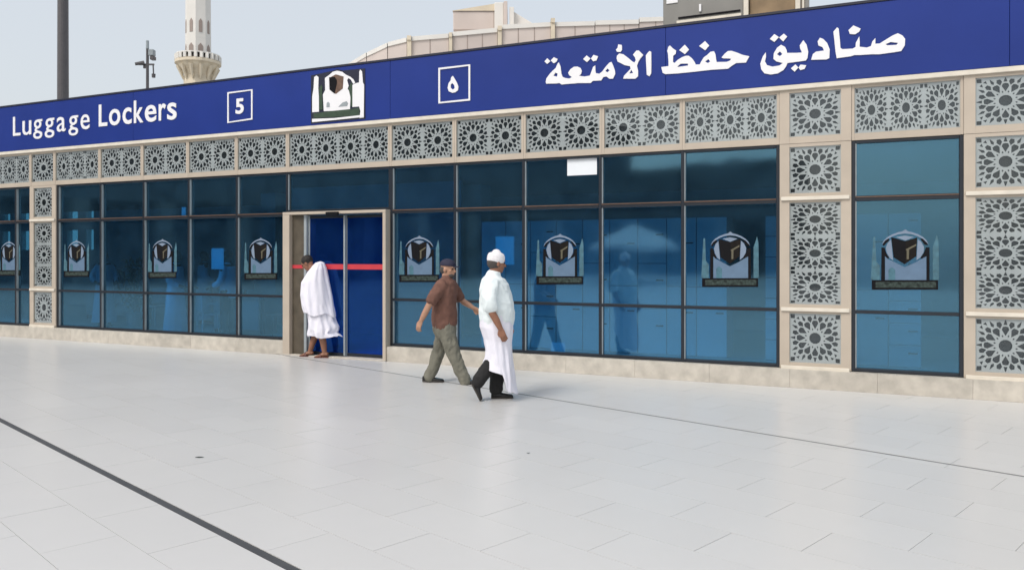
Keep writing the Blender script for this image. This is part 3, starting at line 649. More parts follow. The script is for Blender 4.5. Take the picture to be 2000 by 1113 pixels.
boxes('floodlight', M['mast'], m_, (7*k, 15*k, -0.12, 0.1, zat(118,D), zat(111,D)), bevel=0.015)
bm = bmesh.new(); cyl(bm, (11*k, 0, zat(125,D)), (12*k, 0, zat(148,D)), 1.4*k, 1.4*k, 8); cm = finish(bm, 'drop_arm', M['mast'], m_)
bm = bmesh.new(); cyl(bm, (12*k, 0, zat(152,D)), (12*k, 0, zat(145,D)), 3.4*k, 3.8*k, 10); finish(bm, 'dome_camera', M['mast'], cm)
# minaret
D = 170; k = D / F
mn = empty('minaret', at(387, D), 0, 'tall white stone minaret with a round balcony rising behind the sign', 'minaret')
bm = bmesh.new(); lathe(bm, [(27*k, 0), (27*k, zat(160,D)), (26*k, zat(146,D))], 8, rot=R(10)); finish(bm, 'lower_shaft', M['stone_c'], mn)
bm = bmesh.new(); lathe(bm, [(25*k, zat(140,D)), (24.2*k, zat(100,D)), (23.2*k, 62), (22*k, 66)], 8, rot=R(10)); sh = finish(bm, 'upper_shaft', M['stone_l'], mn)
bm = bmesh.new(); lathe(bm, [(25*k, zat(150,D)), (30*k, zat(140,D)), (36*k, zat(134,D)), (38*k, zat(129,D)), (43*k, zat(127,D)), (43*k, zat(122,D)), (41*k, zat(121,D))], 24)
bal = finish(bm, 'balcony', M['stone_c'], mn)
for i in range(24):
    an = 2*math.pi*i/24
    x, y = math.cos(an)*40*k, math.sin(an)*40*k
    boxes('baluster', M['stone_l'], bal, (x - 0.28, x + 0.28, y - 0.28, y + 0.28, zat(121,D), zat(110.5,D)))
    if i % 2 == 0:
        cx, cy = math.cos(an), math.sin(an); bm = bmesh.new(); cyl(bm, (cx*27*k, cy*27*k, zat(158,D)), (cx*37*k, cy*37*k, zat(132,D)), 0.18, 0.5, 6); finish(bm, 'corbel', M['stone_c'], bal)
bm = bmesh.new(); lathe(bm, [(41*k, zat(111.5,D)), (41.6*k, zat(110.5,D)), (41.6*k, zat(109,D)), (39*k, zat(109,D)), (38.8*k, zat(111.5,D))], 24); finish(bm, 'hand_rail', M['stone_l'], bal)
for i in range(8):
    an = R(10 + 22.5 + 45*i); n = Vector((math.cos(an), math.sin(an), 0)); t = Vector((-n.y, n.x, 0)); r = 24.0*k*math.cos(R(22.5)) + 0.02
    for zc, hw, hh in ((zat(55,D), 0.35, 1.4), (zat(104,D), 0.5, 1.6)):
        bm = bmesh.new()
        q = [n*r + t*hw*a + Vector((0,0,zc + hh*b)) for a, b in ((-1,-1),(1,-1),(1,0.6),(0,1),(-1,0.6))]
        o_ = [bm.verts.new(x + n*0.06) for x in q]; i_ = [bm.verts.new(x - n*0.2) for x in q]; bm.faces.new(o_)
        for a in range(5): bm.faces.new((o_[a], o_[(a+1)%5], i_[(a+1)%5], i_[a]))
        finish(bm, 'niche', M['seam'], sh)
bm = bmesh.new(); lathe(bm, [(23*k, 66), (34*k, 69), (34*k, 72), (20*k, 72.2), (19*k, 84), (24*k, 86), (14*k, 88), (9*k, 93), (0.2, 100)], 24); finish(bm, 'top_stage', M['stone_l'], mn)

# pale stone building far behind
D = 70; k = D / F
pb = empty('stone_building', at(1000, D), 0, 'pale pinkish stone building with a curved left end seen above the sign', 'building')
bays = [(676, 700, 130, 112, 'n'), (700, 735, 112, 101, 'n'), (735, 757, 101, 99, 'n'), (757, 795, 84, 74, 'n'), (795, 803, 72, 72, 'p'), (803, 877, 73, 68, 'n'), (877, 883, 66, 66, 'p'),
        (883, 972, 66, 61, 'n'), (972, 1076, 50, 46, 'n'), (1076, 1083, 38, 38, 'p'), (1083, 1249, 44, 40, 'n'), (1249, 1345, 35, 31, 'n'), (1345, 1420, 34, 30, 'n')]
bays = [(676, 716, 128, 104, 'n'), (716, 757, 104, 85, 'n'), (757, 795, 84, 75, 'n'), (795, 803, 71, 71, 'p'), (803, 877, 73, 67, 'n'), (877, 883, 65, 65, 'p'),
        (883, 972, 64, 56, 'n'), (972, 980, 52, 52, 'p'), (980, 1076, 50, 45, 'n'), (1076, 1084, 37, 37, 'p'), (1084, 1162, 45, 43, 'n'), (1162, 1248, 42, 40, 'n'), (1248, 1345, 36, 33, 'n')]
for x0, x1, y0, y1, kind in bays:
    X0, X1 = (x0 - 1000) * k, (x1 - 1000) * k
    # left end curves away from the viewer
    def back(x): return 0 if x > 800 else ((800 - x) / 124.0) ** 2 * 7.0
    bm = bmesh.new(); dpt = 14; f = -0.25 if kind == 'p' else 0
    b0, b1 = back(x0) + f, back(x1) + f
    z0, z1 = zat(y0, D + b0), zat(y1, D + b1)
    X0 = X0 * (D + b0) / D + (0.03 if kind == 'n' else 0); X1 = X1 * (D + b1) / D - (0.03 if kind == 'n' else 0)
    vs = [(X0, b0, 0), (X1, b1, 0), (X1, b1 + dpt, 0), (X0, b0 + dpt, 0), (X0, b0, z0), (X1, b1, z1), (X1, b1 + dpt, z1), (X0, b0 + dpt, z0)]
    v = [bm.verts.new(p) for p in vs]
    for fc in ((0,3,2,1),(4,5,6,7),(0,1,5,4),(1,2,6,5),(2,3,7,6),(3,0,4,7)): bm.faces.new([v[i] for i in fc])
    w = finish(bm, 'wall_bay' if kind == 'n' else 'pilaster', M['stone'] if kind == 'n' else M['stone_c'], pb)
    if kind == 'n' and x1 - x0 > 50:
        n = max(1, round((x1 - x0) / 32))
        for i in range(1, n):
            xx = X0 + (X1 - X0) * i / n; zz = z0 + (z1 - z0) * i / n
            boxes('stone_joint', M['seam'], w, (xx - 0.04, xx + 0.04, b1 - 0.02, b1 + 0.1, 2, zz - 0.3))
    bm = bmesh.new(); q = [(X0, b0 - 0.12, z0 - 0.35), (X1, b1 - 0.12, z1 - 0.35), (X1, b1 - 0.12, z1 + 0.02), (X0, b0 - 0.12, z0 + 0.02)]
    fr = [bm.verts.new(p) for p in q]; bk = [bm.verts.new((p[0], p[1] + 0.4, p[2])) for p in q]
    bm.faces.new(fr); bm.faces.new(bk[::-1])
    for a in range(4): bm.faces.new((fr[a], bk[a], bk[(a+1)%4], fr[(a+1)%4]))
    finish(bm, 'coping', M['stone_l'] if kind == 'n' else M['stone_c'], w)
def X(px, dd=3): return (px - 1000) * (D + dd) / F
def zb_(py): return zat(py, D + 3)
rb = boxes('roof_block', M['stone'], pb, (X(885), X(966), 3, 12, zb_(60), zb_(21)), bevel=0.1)
bm = bmesh.new()   # slanting roof line of the block
q = [(X(884), 2.9, zb_(22)), (X(966), 2.9, zb_(8.5)), (X(966), 12, zb_(8.5)), (X(884), 12, zb_(22))]
l = [bm.verts.new((a, b, zb_(22.5))) for a, b, c in q]; t = [bm.verts.new(p) for p in q]
bm.faces.new(t)
for a in range(4):
    if a != 3: 
        try: bm.faces.new((l[a], l[(a+1)%4], t[(a+1)%4], t[a]))
        except ValueError: pass
finish(bm, 'roof_slab', M['stone_c'], rb)
boxes('corner_pier', M['stone_l'], pb, (X(966), X(984), 2.4, 8, zb_(60), zb_(9)), bevel=0.05)
boxes('vent_shaft', M['stone'], pb, (X(984), X(991), 2.2, 6, zb_(60), zb_(8)), bevel=0.03)
boxes('vent_shaft', M['stone_l'], pb, (X(995), X(1004), 2.4, 5, zb_(56), zb_(18)), bevel=0.03)
bm = bmesh.new(); q = [(X(1004), zb_(60)), (X(1004), zb_(24)), (X(1040), zb_(46)), (X(1040), zb_(60))]
fr = [bm.verts.new((a, 3, b)) for a, b in q]; bk = [bm.verts.new((a, 7, b)) for a, b in q]; bm.faces.new(fr); bm.faces.new(bk[::-1])
for a in range(4): bm.faces.new((fr[a], bk[a], bk[(a+1)%4], fr[(a+1)%4]))
finish(bm, 'sloping_wall', M['stone_l'], pb)
# cabin on the locker building's roof
dC = 2.6
rc = empty('rooftop_cabin', W(S(1295, dC), dC, 4.6), TH, 'grey panelled rooftop cabin with a brown end and cream posts above the sign', 'cabin')
def c(px): return S(px, dC) - S(1295, dC)
boxes('grey_wall', M['cabin'], rc, (0, c(1452), 0, 2.2, 0.12, 3.0), bevel=0.01)
boxes('brown_wall', M['rust'], rc, (c(1463), c(1553), 0.05, 2.15, 0.12, 3.0), bevel=0.01)
boxes('post', M['trim'], rc, (c(1453), c(1462), -0.04, 0.05, 0, 3.0)); boxes('post', M['trim'], rc, (c(1554), c(1563), -0.04, 0.05, 0, 3.0))
boxes('pipe', M['trim'], rc, (c(1567), c(1571), -0.02, 0.04, 0, 3.0)); boxes('pipe', M['cabin'], rc, (c(1573), c(1580), -0.02, 0.06, 0, 3.0))
boxes('base_frame', M['mast'], rc, (0.02, c(1552), -0.03, 2.2, 0.0, 0.119)); 
zq = pp(1310, 40, dC)[1] - 4.6
boxes('lower_rail', M['black'], rc, (c(1325), c(1446), -0.015, -0.001, zq - 0.0, zq + 0.03)); boxes('lower_rail', M['trim'], rc, (c(1322), c(1448), -0.02, -0.001, zq - 0.07, zq - 0.03))
zq = pp(1313, 5, dC)[1] - 4.6
boxes('name_plate', M['white'], rc, (c(1302), c(1324), -0.015, -0.001, zq - 0.02, zq + 0.05)); boxes('fitting', M['white'], rc, (c(1366), c(1370), -0.03, -0.001, zq - 0.22, zq - 0.1))
# low dark duct on the roof edge near the minaret
o = boxes('roof_duct', M['cabin'], None, (S(377, 0.6), S(440, 0.6), 0, 0.5, 0, 0.235), bevel=0.02); o.location = W(0, 0.6, 4.6); o.rotation_euler = (0, 0, TH)
tag(o, 'low grey duct lying on the roof edge below the minaret', 'duct')
o = boxes('roof_hatch', M['cabin'], None, (S(470, 0.6), S(500, 0.6), 0, 0.4, 0, 0.215), bevel=0.02); o.location = W(0, 0.6, 4.6); o.rotation_euler = (0, 0, TH)
tag(o, 'tiny grey hatch on the roof edge above the boxed number 5', 'hatch')

# ------------------------------------------------------------------ arcades added out of view, sized and toned to shape the glass reflections
def arcade(name, loc, rot, length, label, H=9.8):
    t = empty(name, loc, rot, label, 'building')
    n = int(length / 5)
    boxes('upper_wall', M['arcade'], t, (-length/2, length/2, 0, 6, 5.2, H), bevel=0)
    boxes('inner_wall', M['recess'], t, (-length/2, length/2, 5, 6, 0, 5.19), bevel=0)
    boxes('cornice', M['arcade'], t, (-length/2, length/2, -0.3, 6.2, H + 0.001, H + 0.5), bevel=0)
    for i in range(n + 1):
        x = -length/2 + i * length / n
        boxes('pier', M['cabin'], t, (x - 0.55, x + 0.55, -0.1, 1.2, 0, 5.19), bevel=0)
arcade('reflection_arcade', (-60, -42, 0), math.pi, 60, 'long unseen stone arcade added across the plaza to shape the glass reflections')
arcade('side_reflection_arcade', (-46, -12, 0), R(90) , 60, 'unseen stone arcade wing added at the left to darken the left reflections', 14.0)

def parasol(x, y, h, r, label):
    t = empty('large_parasol', (x, y, 0), 0.3, label, 'parasol', 'large parasols on the plaza')
    bm = bmesh.new(); cyl(bm, (0,0,0), (0,0,h), 0.06, 0.05, 12); finish(bm, 'pole', M['trim'], t)
    bm = bmesh.new(); lathe(bm, [(0.45, 0), (0.45, 0.1), (0.1, 0.16)], 16); finish(bm, 'base', M['cabin'], t)
    bm = bmesh.new(); top = bm.verts.new((0,0,h)); ring = [bm.verts.new((r*math.cos(math.pi*i/4), r*math.sin(math.pi*i/4), h*0.62)) for i in range(8)]; low = [bm.verts.new((v.co.x, v.co.y, v.co.z - 0.25)) for v in ring]
    for i in range(8): bm.faces.new((top, ring[i], ring[(i+1)%8])); bm.faces.new((ring[i], low[i], low[(i+1)%8], ring[(i+1)%8]))
    o = finish(bm, 'canopy', M['umbrella'], t); sd = o.modifiers.new('t', 'SOLIDIFY'); sd.thickness = 0.01
parasol(-24.9, -18.7, 3.7, 2.9, 'large white parasol with a tall peak on the open plaza')

# ------------------------------------------------------------------ people
def ring_tube(bm, pts, rad, seg=18, side=Vector((0, 1, 0)), cap=True):
    P = [Vector(p) for p in pts]; Rr = [(r, r) if not isinstance(r, tuple) else r for r in rad]
    # resample smoothly (Catmull-Rom)
    Q, RR = [], []
    n = len(P)
    for i in range(n - 1):
        p0, p1, p2, p3 = P[max(i-1,0)], P[i], P[i+1], P[min(i+2,n-1)]
        for t in ([0, .25, .5, .75] if n > 2 else [0, .5]):
            Q.append(0.5*((2*p1)+(p2-p0)*t+(2*p0-5*p1+4*p2-p3)*t*t+(3*p1-p0-3*p2+p3)*t*t*t))
            s_ = t*t*(3-2*t) if n > 2 else t
            RR.append((Rr[i][0]*(1-s_)+Rr[i+1][0]*s_, Rr[i][1]*(1-s_)+Rr[i+1][1]*s_))
    Q.append(P[-1]); RR.append(Rr[-1])
    rings = []
    def ring(c, t, r):
        sd = (side - t*side.dot(t)); sd = sd.normalized() if sd.length > 1e-3 else t.orthogonal().normalized()
        fw = sd.cross(t)
        return [bm.verts.new(c + fw*r[0]*math.cos(2*math.pi*i/seg) + sd*r[1]*math.sin(2*math.pi*i/seg)) for i in range(seg)]
    for i, c in enumerate(Q):
        t = (Q[min(i+1,len(Q)-1)] - Q[max(i-1,0)]).normalized()
        if i == 0 and cap:
            for q in (0.97, 0.75, 0.4): rings.append(ring(c - t*min(RR[0])*q*0.8, t, (RR[0][0]*math.sqrt(1-q*q), RR[0][1]*math.sqrt(1-q*q))))
        rings.append(ring(c, t, RR[i]))
        if i == len(Q)-1 and cap:
            for q in (0.4, 0.75, 0.97): rings.append(ring(c + t*min(RR[-1])*q*0.8, t, (RR[-1][0]*math.sqrt(1-q*q), RR[-1][1]*math.sqrt(1-q*q))))
    for a, b in zip(rings, rings[1:]):
        for i in range(seg): bm.faces.new((a[i], a[(i+1)%seg], b[(i+1)%seg], b[i]))
    bm.faces.new(rings[0][::-1]); bm.faces.new(rings[-1])
def ball(bm, c, r, rot=None, seg=20):
    m = Matrix.Translation(Vector(c)) @ (rot.to_4x4() if rot else Matrix.Identity(4)) @ Matrix.Diagonal((*r, 1))
    bmesh.ops.create_uvsphere(bm, u_segments=seg, v_segments=seg*2//3, radius=1, matrix=m)
def remesh(bm, name, m, parent, voxel, smooth=4, wr=0.0, wf=(9, 9, 3), seed=0.0):
    bmesh.ops.recalc_face_normals(bm, faces=bm.faces)
    me = bpy.data.meshes.new('t'); bm.to_mesh(me); bm.free()
    o = bpy.data.objects.new('t', me); col.objects.link(o)
    md = o.modifiers.new('r', 'REMESH'); md.mode = 'VOXEL'; md.voxel_size = voxel; md.use_smooth_shade = True
    sm = o.modifiers.new('s', 'SMOOTH'); sm.factor = 0.5; sm.iterations = smooth
    dg = bpy.context.evaluated_depsgraph_get(); out = bpy.data.meshes.new_from_object(o.evaluated_get(dg))
    bpy.data.objects.remove(o); bpy.data.meshes.remove(me)
    if wr > 0:
        ns = [v.normal.copy() for v in out.vertices]
        for v, nn in zip(out.vertices, ns):
            q = Vector((v.co.x*wf[0] + seed, v.co.y*wf[1], v.co.z*wf[2]))
            d = noise.noise(q) * 0.7 + (0.5 - abs(noise.noise(q * 1.9 + Vector((5,5,5))))) * 0.8
            v.co += nn * wr * d
    out.name = name
    for p in out.polygons: p.use_smooth = True
    out.materials.clear(); out.materials.append(m)
    return link(name, out, parent)
def hand(bm, wrist, direction, palm_n, s=1.0, curl=0.35, thumb_side=1):
    d = Vector(direction).normalized(); n = Vector(palm_n).normalized(); n = (n - d*n.dot(d)).normalized(); w = d.cross(n) * thumb_side
    wr = Vector(wrist)
    ring_tube(bm, [wr - d*0.01, wr + d*0.035*s, wr + d*0.085*s], [(0.02*s, 0.024*s), (0.016*s, 0.036*s), (0.014*s, 0.038*s)], 14, side=w)
    for k, (off, L) in enumerate(((0.030, 0.070), (0.010, 0.080), (-0.010, 0.074), (-0.028, 0.058))):
        b = wr + d*0.078*s + w*off*s; c1 = curl*(0.8 + 0.12*k)
        p1 = b + (d*math.cos(c1) + n*math.sin(c1))*L*0.45*s; p2 = p1 + (d*math.cos(c1*2) + n*math.sin(c1*2))*L*0.32*s; p3 = p2 + (d*math.cos(c1*2.8) + n*math.sin(c1*2.8))*L*0.22*s
        ring_tube(bm, [b, p1, p2, p3], [0.0100*s, 0.0093*s, 0.0088*s, 0.0075*s], 10, side=w)
    b = wr + d*0.025*s + w*0.026*s; td = (d*0.75 + w*0.55 + n*0.35).normalized()
    ring_tube(bm, [b, b + td*0.035*s, b + td*0.035*s + (d*0.9 + n*0.4).normalized()*0.035*s], [0.013*s, 0.0115*s, 0.009*s], 10, side=n)
def head(bm, c, yaw, pitch, s=1.0):
    """c: centre; looks along +x of the local frame turned by yaw (z) and pitched down"""
    Rm = Matrix.Rotation(yaw, 3, 'Z') @ Matrix.Rotation(pitch, 3, 'Y')
    c = Vector(c); T = lambda x, y, z: c + Rm @ Vector((x*s, y*s, z*s))
    ball(bm, T(-0.012, 0, 0.022), (0.098*s, 0.077*s, 0.096*s), Rm)
    ball(bm, T(0.022, 0, -0.035), (0.068*s, 0.060*s, 0.078*s), Rm)
    ball(bm, T(0.060, 0, -0.088), (0.026*s, 0.028*s, 0.022*s), Rm, 12)         # chin
    ring_tube(bm, [T(0.082, 0, 0.018), T(0.098, 0, -0.008), T(0.108, 0, -0.026)], [0.009*s, 0.012*s, 0.016*s], 10)   # nose
    ball(bm, T(0.085, 0, 0.032), (0.012*s, 0.05*s, 0.012*s), Rm, 12)            # brow
    ball(bm, T(0.083, 0, -0.055), (0.013*s, 0.026*s, 0.008*s), Rm, 12)          # upper lip
    ball(bm, T(0.081, 0, -0.068), (0.013*s, 0.022*s, 0.008*s), Rm, 12)
    for e in (-1, 1):
        ball(bm, T(-0.005, e*0.078, -0.012), (0.020*s, 0.010*s, 0.034*s), Rm, 12)
        ball(bm, T(0.055, e*0.042, -0.018), (0.022*s, 0.020*s, 0.020*s), Rm, 12)
    return Rm, T
def eyes(parent, T, Rm, s=1.0):
    for e in (-1, 1):
        bm = bmesh.new(); ball(bm, T(0.0835, e*0.031, 0.006), (0.0085*s, 0.013*s, 0.0065*s), Rm, 10); finish(bm, 'eye', M['black'], parent, smooth=True)
def shoe(parent, heel, toe, up=(0, 0, 1), m='shoe', h=0.075, name='shoe'):
    heel, toe = Vector(heel), Vector(toe); d = (toe - heel); L = d.length; d.normalize(); u = Vector(up); u = (u - d*u.dot(d)).normalized(); w = d.cross(u)
    bm = bmesh.new()
    secs = [(0.0, 0.030, h*0.85), (0.12, 0.037, h), (0.35, 0.038, h*0.98), (0.55, 0.044, h*0.72), (0.8, 0.047, h*0.58), (0.94, 0.036, h*0.5), (1.0, 0.018, h*0.35)]
    rings = []
    for f, hw, hh in secs:
        c = heel + d*L*f; r = []
        for i in range(14):
            a = 2*math.pi*i/14; x = math.cos(a)*hw; z = math.sin(a); z = hh*(0.5 + 0.5*z) if z > -0.6 else 0
            r.append(bm.verts.new(c + w*x + u*z))
        rings.append(r)
    for a, b in zip(rings, rings[1:]):
        for i in range(14): bm.faces.new((a[i], a[(i+1)%14], b[(i+1)%14], b[i]))
    bm.faces.new(rings[0][::-1]); bm.faces.new(rings[-1])
    o = finish(bm, name, M[m], parent, smooth=True)
    bm = bmesh.new(); vs = []
    for f, hw in ((0.0, 0.03), (0.12, 0.04), (0.4, 0.038), (0.75, 0.049), (0.95, 0.036), (1.02, 0.012)): vs.append((f, hw))
    outl = [heel + d*L*f + w*hw for f, hw in vs] + [heel + d*L*f - w*hw for f, hw in reversed(vs)]
    t = [bm.verts.new(p + u*0.012) for p in outl]; b = [bm.verts.new(p - u*0.006) for p in outl]; bm.faces.new(t); bm.faces.new(b[::-1])
    for i in range(len(t)): bm.faces.new((t[i], b[i], b[(i+1)%len(t)], t[(i+1)%len(t)]))
    finish(bm, 'sole', M['sole'], o)
    return o
def robe(parent, name, m, secs, folds=11, amp=0.02, seed=0.0, tilt0=0.0, tilt1=0.0, seg=96, top_close=True, jag=0.0, thick=0.005, flare=None):
    """open-bottomed garment: secs = (z, cx, cy, rx, ry) from top to hem"""
    bm = bmesh.new(); n = len(secs); N = 44
    def lerp(t):
        f = t*(n-1); i = min(int(f), n-2); u = f - i; u = u*u*(3-2*u)*0.5 + u*0.5
        return [secs[i][k]*(1-u) + secs[i+1][k]*u for k in range(5)]
    rings = []
    for j in range(N + 1):
        t = j / N; z, cx, cy, rx, ry = lerp(t); r = []
        tl = tilt0*(1-t) + tilt1*t; am = amp * (0.15 + 0.85*t**1.2)
        for i in range(seg):
            a = 2*math.pi*i/seg
            q = Vector((math.cos(a)*1.6 + seed, math.sin(a)*1.6, t*1.3))
            q2 = Vector((math.cos(a)*3.1 + seed*2, math.sin(a)*3.1, t*1.6 + seed))
            rg = 1 - 2.4*abs(noise.noise(q2 + Vector((0, 0, math.sin(a)*0.6))))
            w = noise.noise(q*1.7)*0.9 + math.sin(a*folds + noise.noise(q)*4 + t*2.0)*0.30 + rg*0.45 + noise.noise(q*5)*0.25
            fx = (1 + am*w/rx)
            x = cx + rx*math.cos(a)*fx; y = cy + ry*math.sin(a)*(1 + am*w/ry)
            zz = z - tl*(x - cx) + (jag*noise.noise(Vector((a*1.3+seed, 0, 0)))*t**6)
            if flare: x, y, zz = flare(x, y, zz, a, t)
            r.append(bm.verts.new((x, y, zz)))
        rings.append(r)
    for a, b in zip(rings, rings[1:]):
        for i in range(seg): bm.faces.new((a[i], b[i], b[(i+1)%seg], a[(i+1)%seg]))
    if top_close: bm.faces.new(rings[0])
    o = finish(bm, name, m, parent, smooth=True)
    sd = o.modifiers.new('thickness', 'SOLIDIFY'); sd.thickness = thick; sd.offset = -1
    return o

# --- man in white with a white cap (walks right)
kw = 9.39 / F
g = G(968, 780)
p1 = empty('person', (g.x, g.y, 0), R(4), 'man in loose white clothes and white knitted cap striding right with black trouser legs', 'person', 'people walking across the plaza')
def w(px, py, y=0): return ((px - 968) * kw, y, (780 - py) * kw)
bm = bmesh.new()
hc = (0.012, 0.0, 1.575)
Rm, T = head(bm, hc, R(16), R(6), 1.0)
ring_tube(bm, [(-0.03, 0, 1.36), (-0.015, 0, 1.44), (-0.005, 0, 1.53)], [0.075, 0.062, 0.060], 16)
ring_tube(bm, [w(968,640), w(969,600), w(966,560), w(963,545)], [(0.13, 0.16), (0.15, 0.16), (0.12, 0.17), (0.08, 0.12)], 20)
# near (right) arm hangs slightly forward
el = Vector(w(957, 602, -0.27)); wri = Vector(w(975, 638, -0.27))
ring_tube(bm, [w(958,556,-0.19), w(953,575,-0.25), el, (el + wri)/2, wri], [0.058, 0.052, 0.043, 0.042, 0.030], 14)
hand(bm, wri, (0.35, 0.02, -0.95), (0.2, 0.9, 0.1), 1.08, 0.30, -1)
# far arm
el2 = Vector(w(972, 600, 0.27)); wr2 = Vector(w(990, 634, 0.24))
ring_tube(bm, [w(962,556,0.19), w(966,578,0.25), el2, wr2], [0.058, 0.05, 0.043, 0.030], 14)
hand(bm, wr2, (0.5, -0.05, -0.85), (0.3, -0.9, 0.1), 1.05, 0.35, 1)
# legs
ring_tube(bm, [w(967,640,-0.08), w(959,702,-0.08), w(930,748,-0.08)], [(0.09,0.085), (0.058,0.055), 0.038], 16)
ring_tube(bm, [w(970,640,0.09), w(976,706,0.09), w(972,764,0.09)], [(0.09,0.085), (0.058,0.055), 0.038], 16)
ring_tube(bm, [w(930,748,-0.08), w(934,762,-0.08)], [0.036, 0.030], 12); ring_tube(bm, [w(972,764,0.09), w(976,773,0.09)], [0.036, 0.032], 12)
body = remesh(bm, 'body', M['skin_d'], p1, 0.0075, 3)
eyes(p1, T, Rm)
bm = bmesh.new(); ball(bm, T(-0.028, 0, 0.0), (0.090, 0.082, 0.082), Rm); remesh(bm, 'hair', M['beard'], p1, 0.008, 1)
bm = bmesh.new()
for (zz, r) in ((0.045, 1.03), (0.08, 1.0)): pass
mt = [T(-0.014, 0, 0.035), T(-0.014, 0, 0.075), T(-0.014, 0, 0.105), T(-0.014, 0, 0.125)]
ring_tube(bm, mt, [(0.106, 0.088), (0.104, 0.086), (0.092, 0.075), (0.05, 0.042)], 28, side=Rm @ Vector((0, 1, 0)), cap=True)
finish(bm, 'cap', M['cap_w'], p1, smooth=True)
bm = bmesh.new()
ring_tube(bm, [w(964,538), w(964,548), w(965,562), w(968,585), w(970,607), w(970,624)], [(0.085,0.10), (0.135,0.175), (0.168,0.215), (0.185,0.222), (0.198,0.228), (0.195,0.228)], 26)
ring_tube(bm, [w(960,552,-0.16), w(954,574,-0.255), w(956,597,-0.272)], [(0.09,0.075), (0.083,0.076), (0.078,0.074)], 18)
ring_tube(bm, [w(964,552,0.16), w(966,574,0.255), w(972,596,0.272)], [(0.09,0.075), (0.083,0.076), (0.078,0.074)], 18)
remesh(bm, 'tunic', M['cloth_t'], p1, 0.010, 2, 0.022, (7, 7, 5), 3.0)
robe(p1, 'robe', M['cloth_w'], [(w(0,606)[2], 0.008, 0, 0.188, 0.218), (w(0,640)[2], 0.010, 0, 0.192, 0.225), (w(0,665)[2], 0.025, 0, 0.160, 0.205), (w(0,690)[2], 0.040, 0, 0.158, 0.205), (w(0,710)[2], 0.048, 0, 0.175, 0.212), (w(0,727)[2], 0.056, 0, 0.185, 0.22)], folds=7, amp=0.030, seed=1.3, tilt0=0.0, tilt1=0.36, jag=0.03, flare=lambda x, y, z, a, t: (x, y, z - 0.17 * min(1, max(0, (x - 0.07) / 0.06)) * max(0, t - 0.4) / 0.6))
bm = bmesh.new(); ring_tube(bm, [w(970,690,-0.075), w(959,705,-0.08), w(946,723,-0.08), w(931,747,-0.08)], [(0.050,0.055), (0.072,0.068), (0.080,0.070), (0.068,0.060)], 18)
remesh(bm, 'trouser_leg', M['black_c'], p1, 0.010, 2, 0.014, (9, 9, 9), 7)
bm = bmesh.new(); ring_tube(bm, [w(973,675,0.09), w(977,706,0.09), w(973,730,0.09), w(970,764,0.09)], [(0.095,0.085), (0.085,0.08), (0.082,0.075), (0.078,0.068)], 18)
remesh(bm, 'trouser_leg', M['black_c'], p1, 0.010, 2, 0.014, (9, 9, 9), 9)
shoe(p1, Vector(w(921, 747, -0.08)), Vector(w(937.5, 779, -0.08)) , up=(0.85, 0, 0.5))
shoe(p1, Vector(w(960, 780, 0.09)) + Vector((0, 0, 0.006)), Vector(w(1003, 780, 0.09)) + Vector((0, 0, 0.006)))

# --- man in brown shirt and khaki trousers
kb = 10.62 / F
g = G(870, 748)
p2 = empty('person', (g.x, g.y, 0), R(-3), 'man in brown polo shirt, khaki trousers and dark cap swinging his arms', 'person', 'people walking across the plaza')
def b(px, py, y=0): return ((px - 870) * kb, y, (748 - py) * kb)
bm = bmesh.new()
Rm, T = head(bm, (0.035, 0, 1.485), R(-22), R(4), 1.0)
ring_tube(bm, [(-0.005, 0, 1.28), (0.01, 0, 1.35), (0.02, 0, 1.44)], [0.075, 0.062, 0.060], 16)
ring_tube(bm, [b(869,628), b(869,600), b(870,570), b(872,552)], [(0.13, 0.155), (0.13, 0.15), (0.12, 0.17), (0.08, 0.12)], 20)
el = Vector(b(842, 597, -0.25)); wri = Vector(b(828, 624, -0.24))
ring_tube(bm, [b(862,560,-0.19), b(852,578,-0.24), el, (el + wri)/2, wri], [0.055, 0.050, 0.042, 0.040, 0.029], 14)
hand(bm, wri, (-0.35, 0.02, -0.9), (0.5, 0.85, 0.0), 1.08, 0.45, -1)
el2 = Vector(b(900, 590, 0.24)); wr2 = Vector(b(921, 603, 0.2))
ring_tube(bm, [b(880,560,0.19), b(890,576,0.24), el2, (el2 + wr2)/2, wr2], [0.055, 0.05, 0.042, 0.039, 0.029], 14)
hand(bm, wr2, (0.8, -0.1, -0.45), (0.35, -0.6, -0.6), 1.05, 0.5, 1)
ring_tube(bm, [b(872,640,-0.08), b(889,692,-0.08), b(912,742,-0.08)], [0.08, 0.055, 0.036], 14)
ring_tube(bm, [b(866,640,0.08), b(854,692,0.08), b(836,738,0.08)], [0.08, 0.055, 0.036], 14)
body = remesh(bm, 'body', M['skin'], p2, 0.0075, 3)
eyes(p2, T, Rm)
bm = bmesh.new(); ball(bm, T(-0.028, 0, -0.005), (0.088, 0.081, 0.078), Rm); remesh(bm, 'hair', M['beard'], p2, 0.008, 1)
bm = bmesh.new(); ball(bm, T(0.050, 0, -0.078), (0.045, 0.052, 0.038), Rm); remesh(bm, 'beard', M['beard'], p2, 0.006, 1)
bm = bmesh.new(); ball(bm, T(-0.010, 0, 0.055), (0.108, 0.089, 0.082), Rm, 28)
bmesh.ops.bisect_plane(bm, geom=bm.verts[:]+bm.edges[:]+bm.faces[:], plane_co=T(0, 0, 0.045), plane_no=Rm @ Vector((0, 0, 1)), clear_inner=True)
cp = finish(bm, 'cap', M['cap_n'], p2, smooth=True)
bm = bmesh.new(); vs = []
for i in range(13):
    a = R(-75 + 150*i/12); vs.append((T(0.075 + 0.085*math.cos(a), 0.078*math.sin(a), 0.044 - 0.012*math.cos(a))))
vs = [bm.verts.new(v) for v in vs]; bm.faces.new(vs)
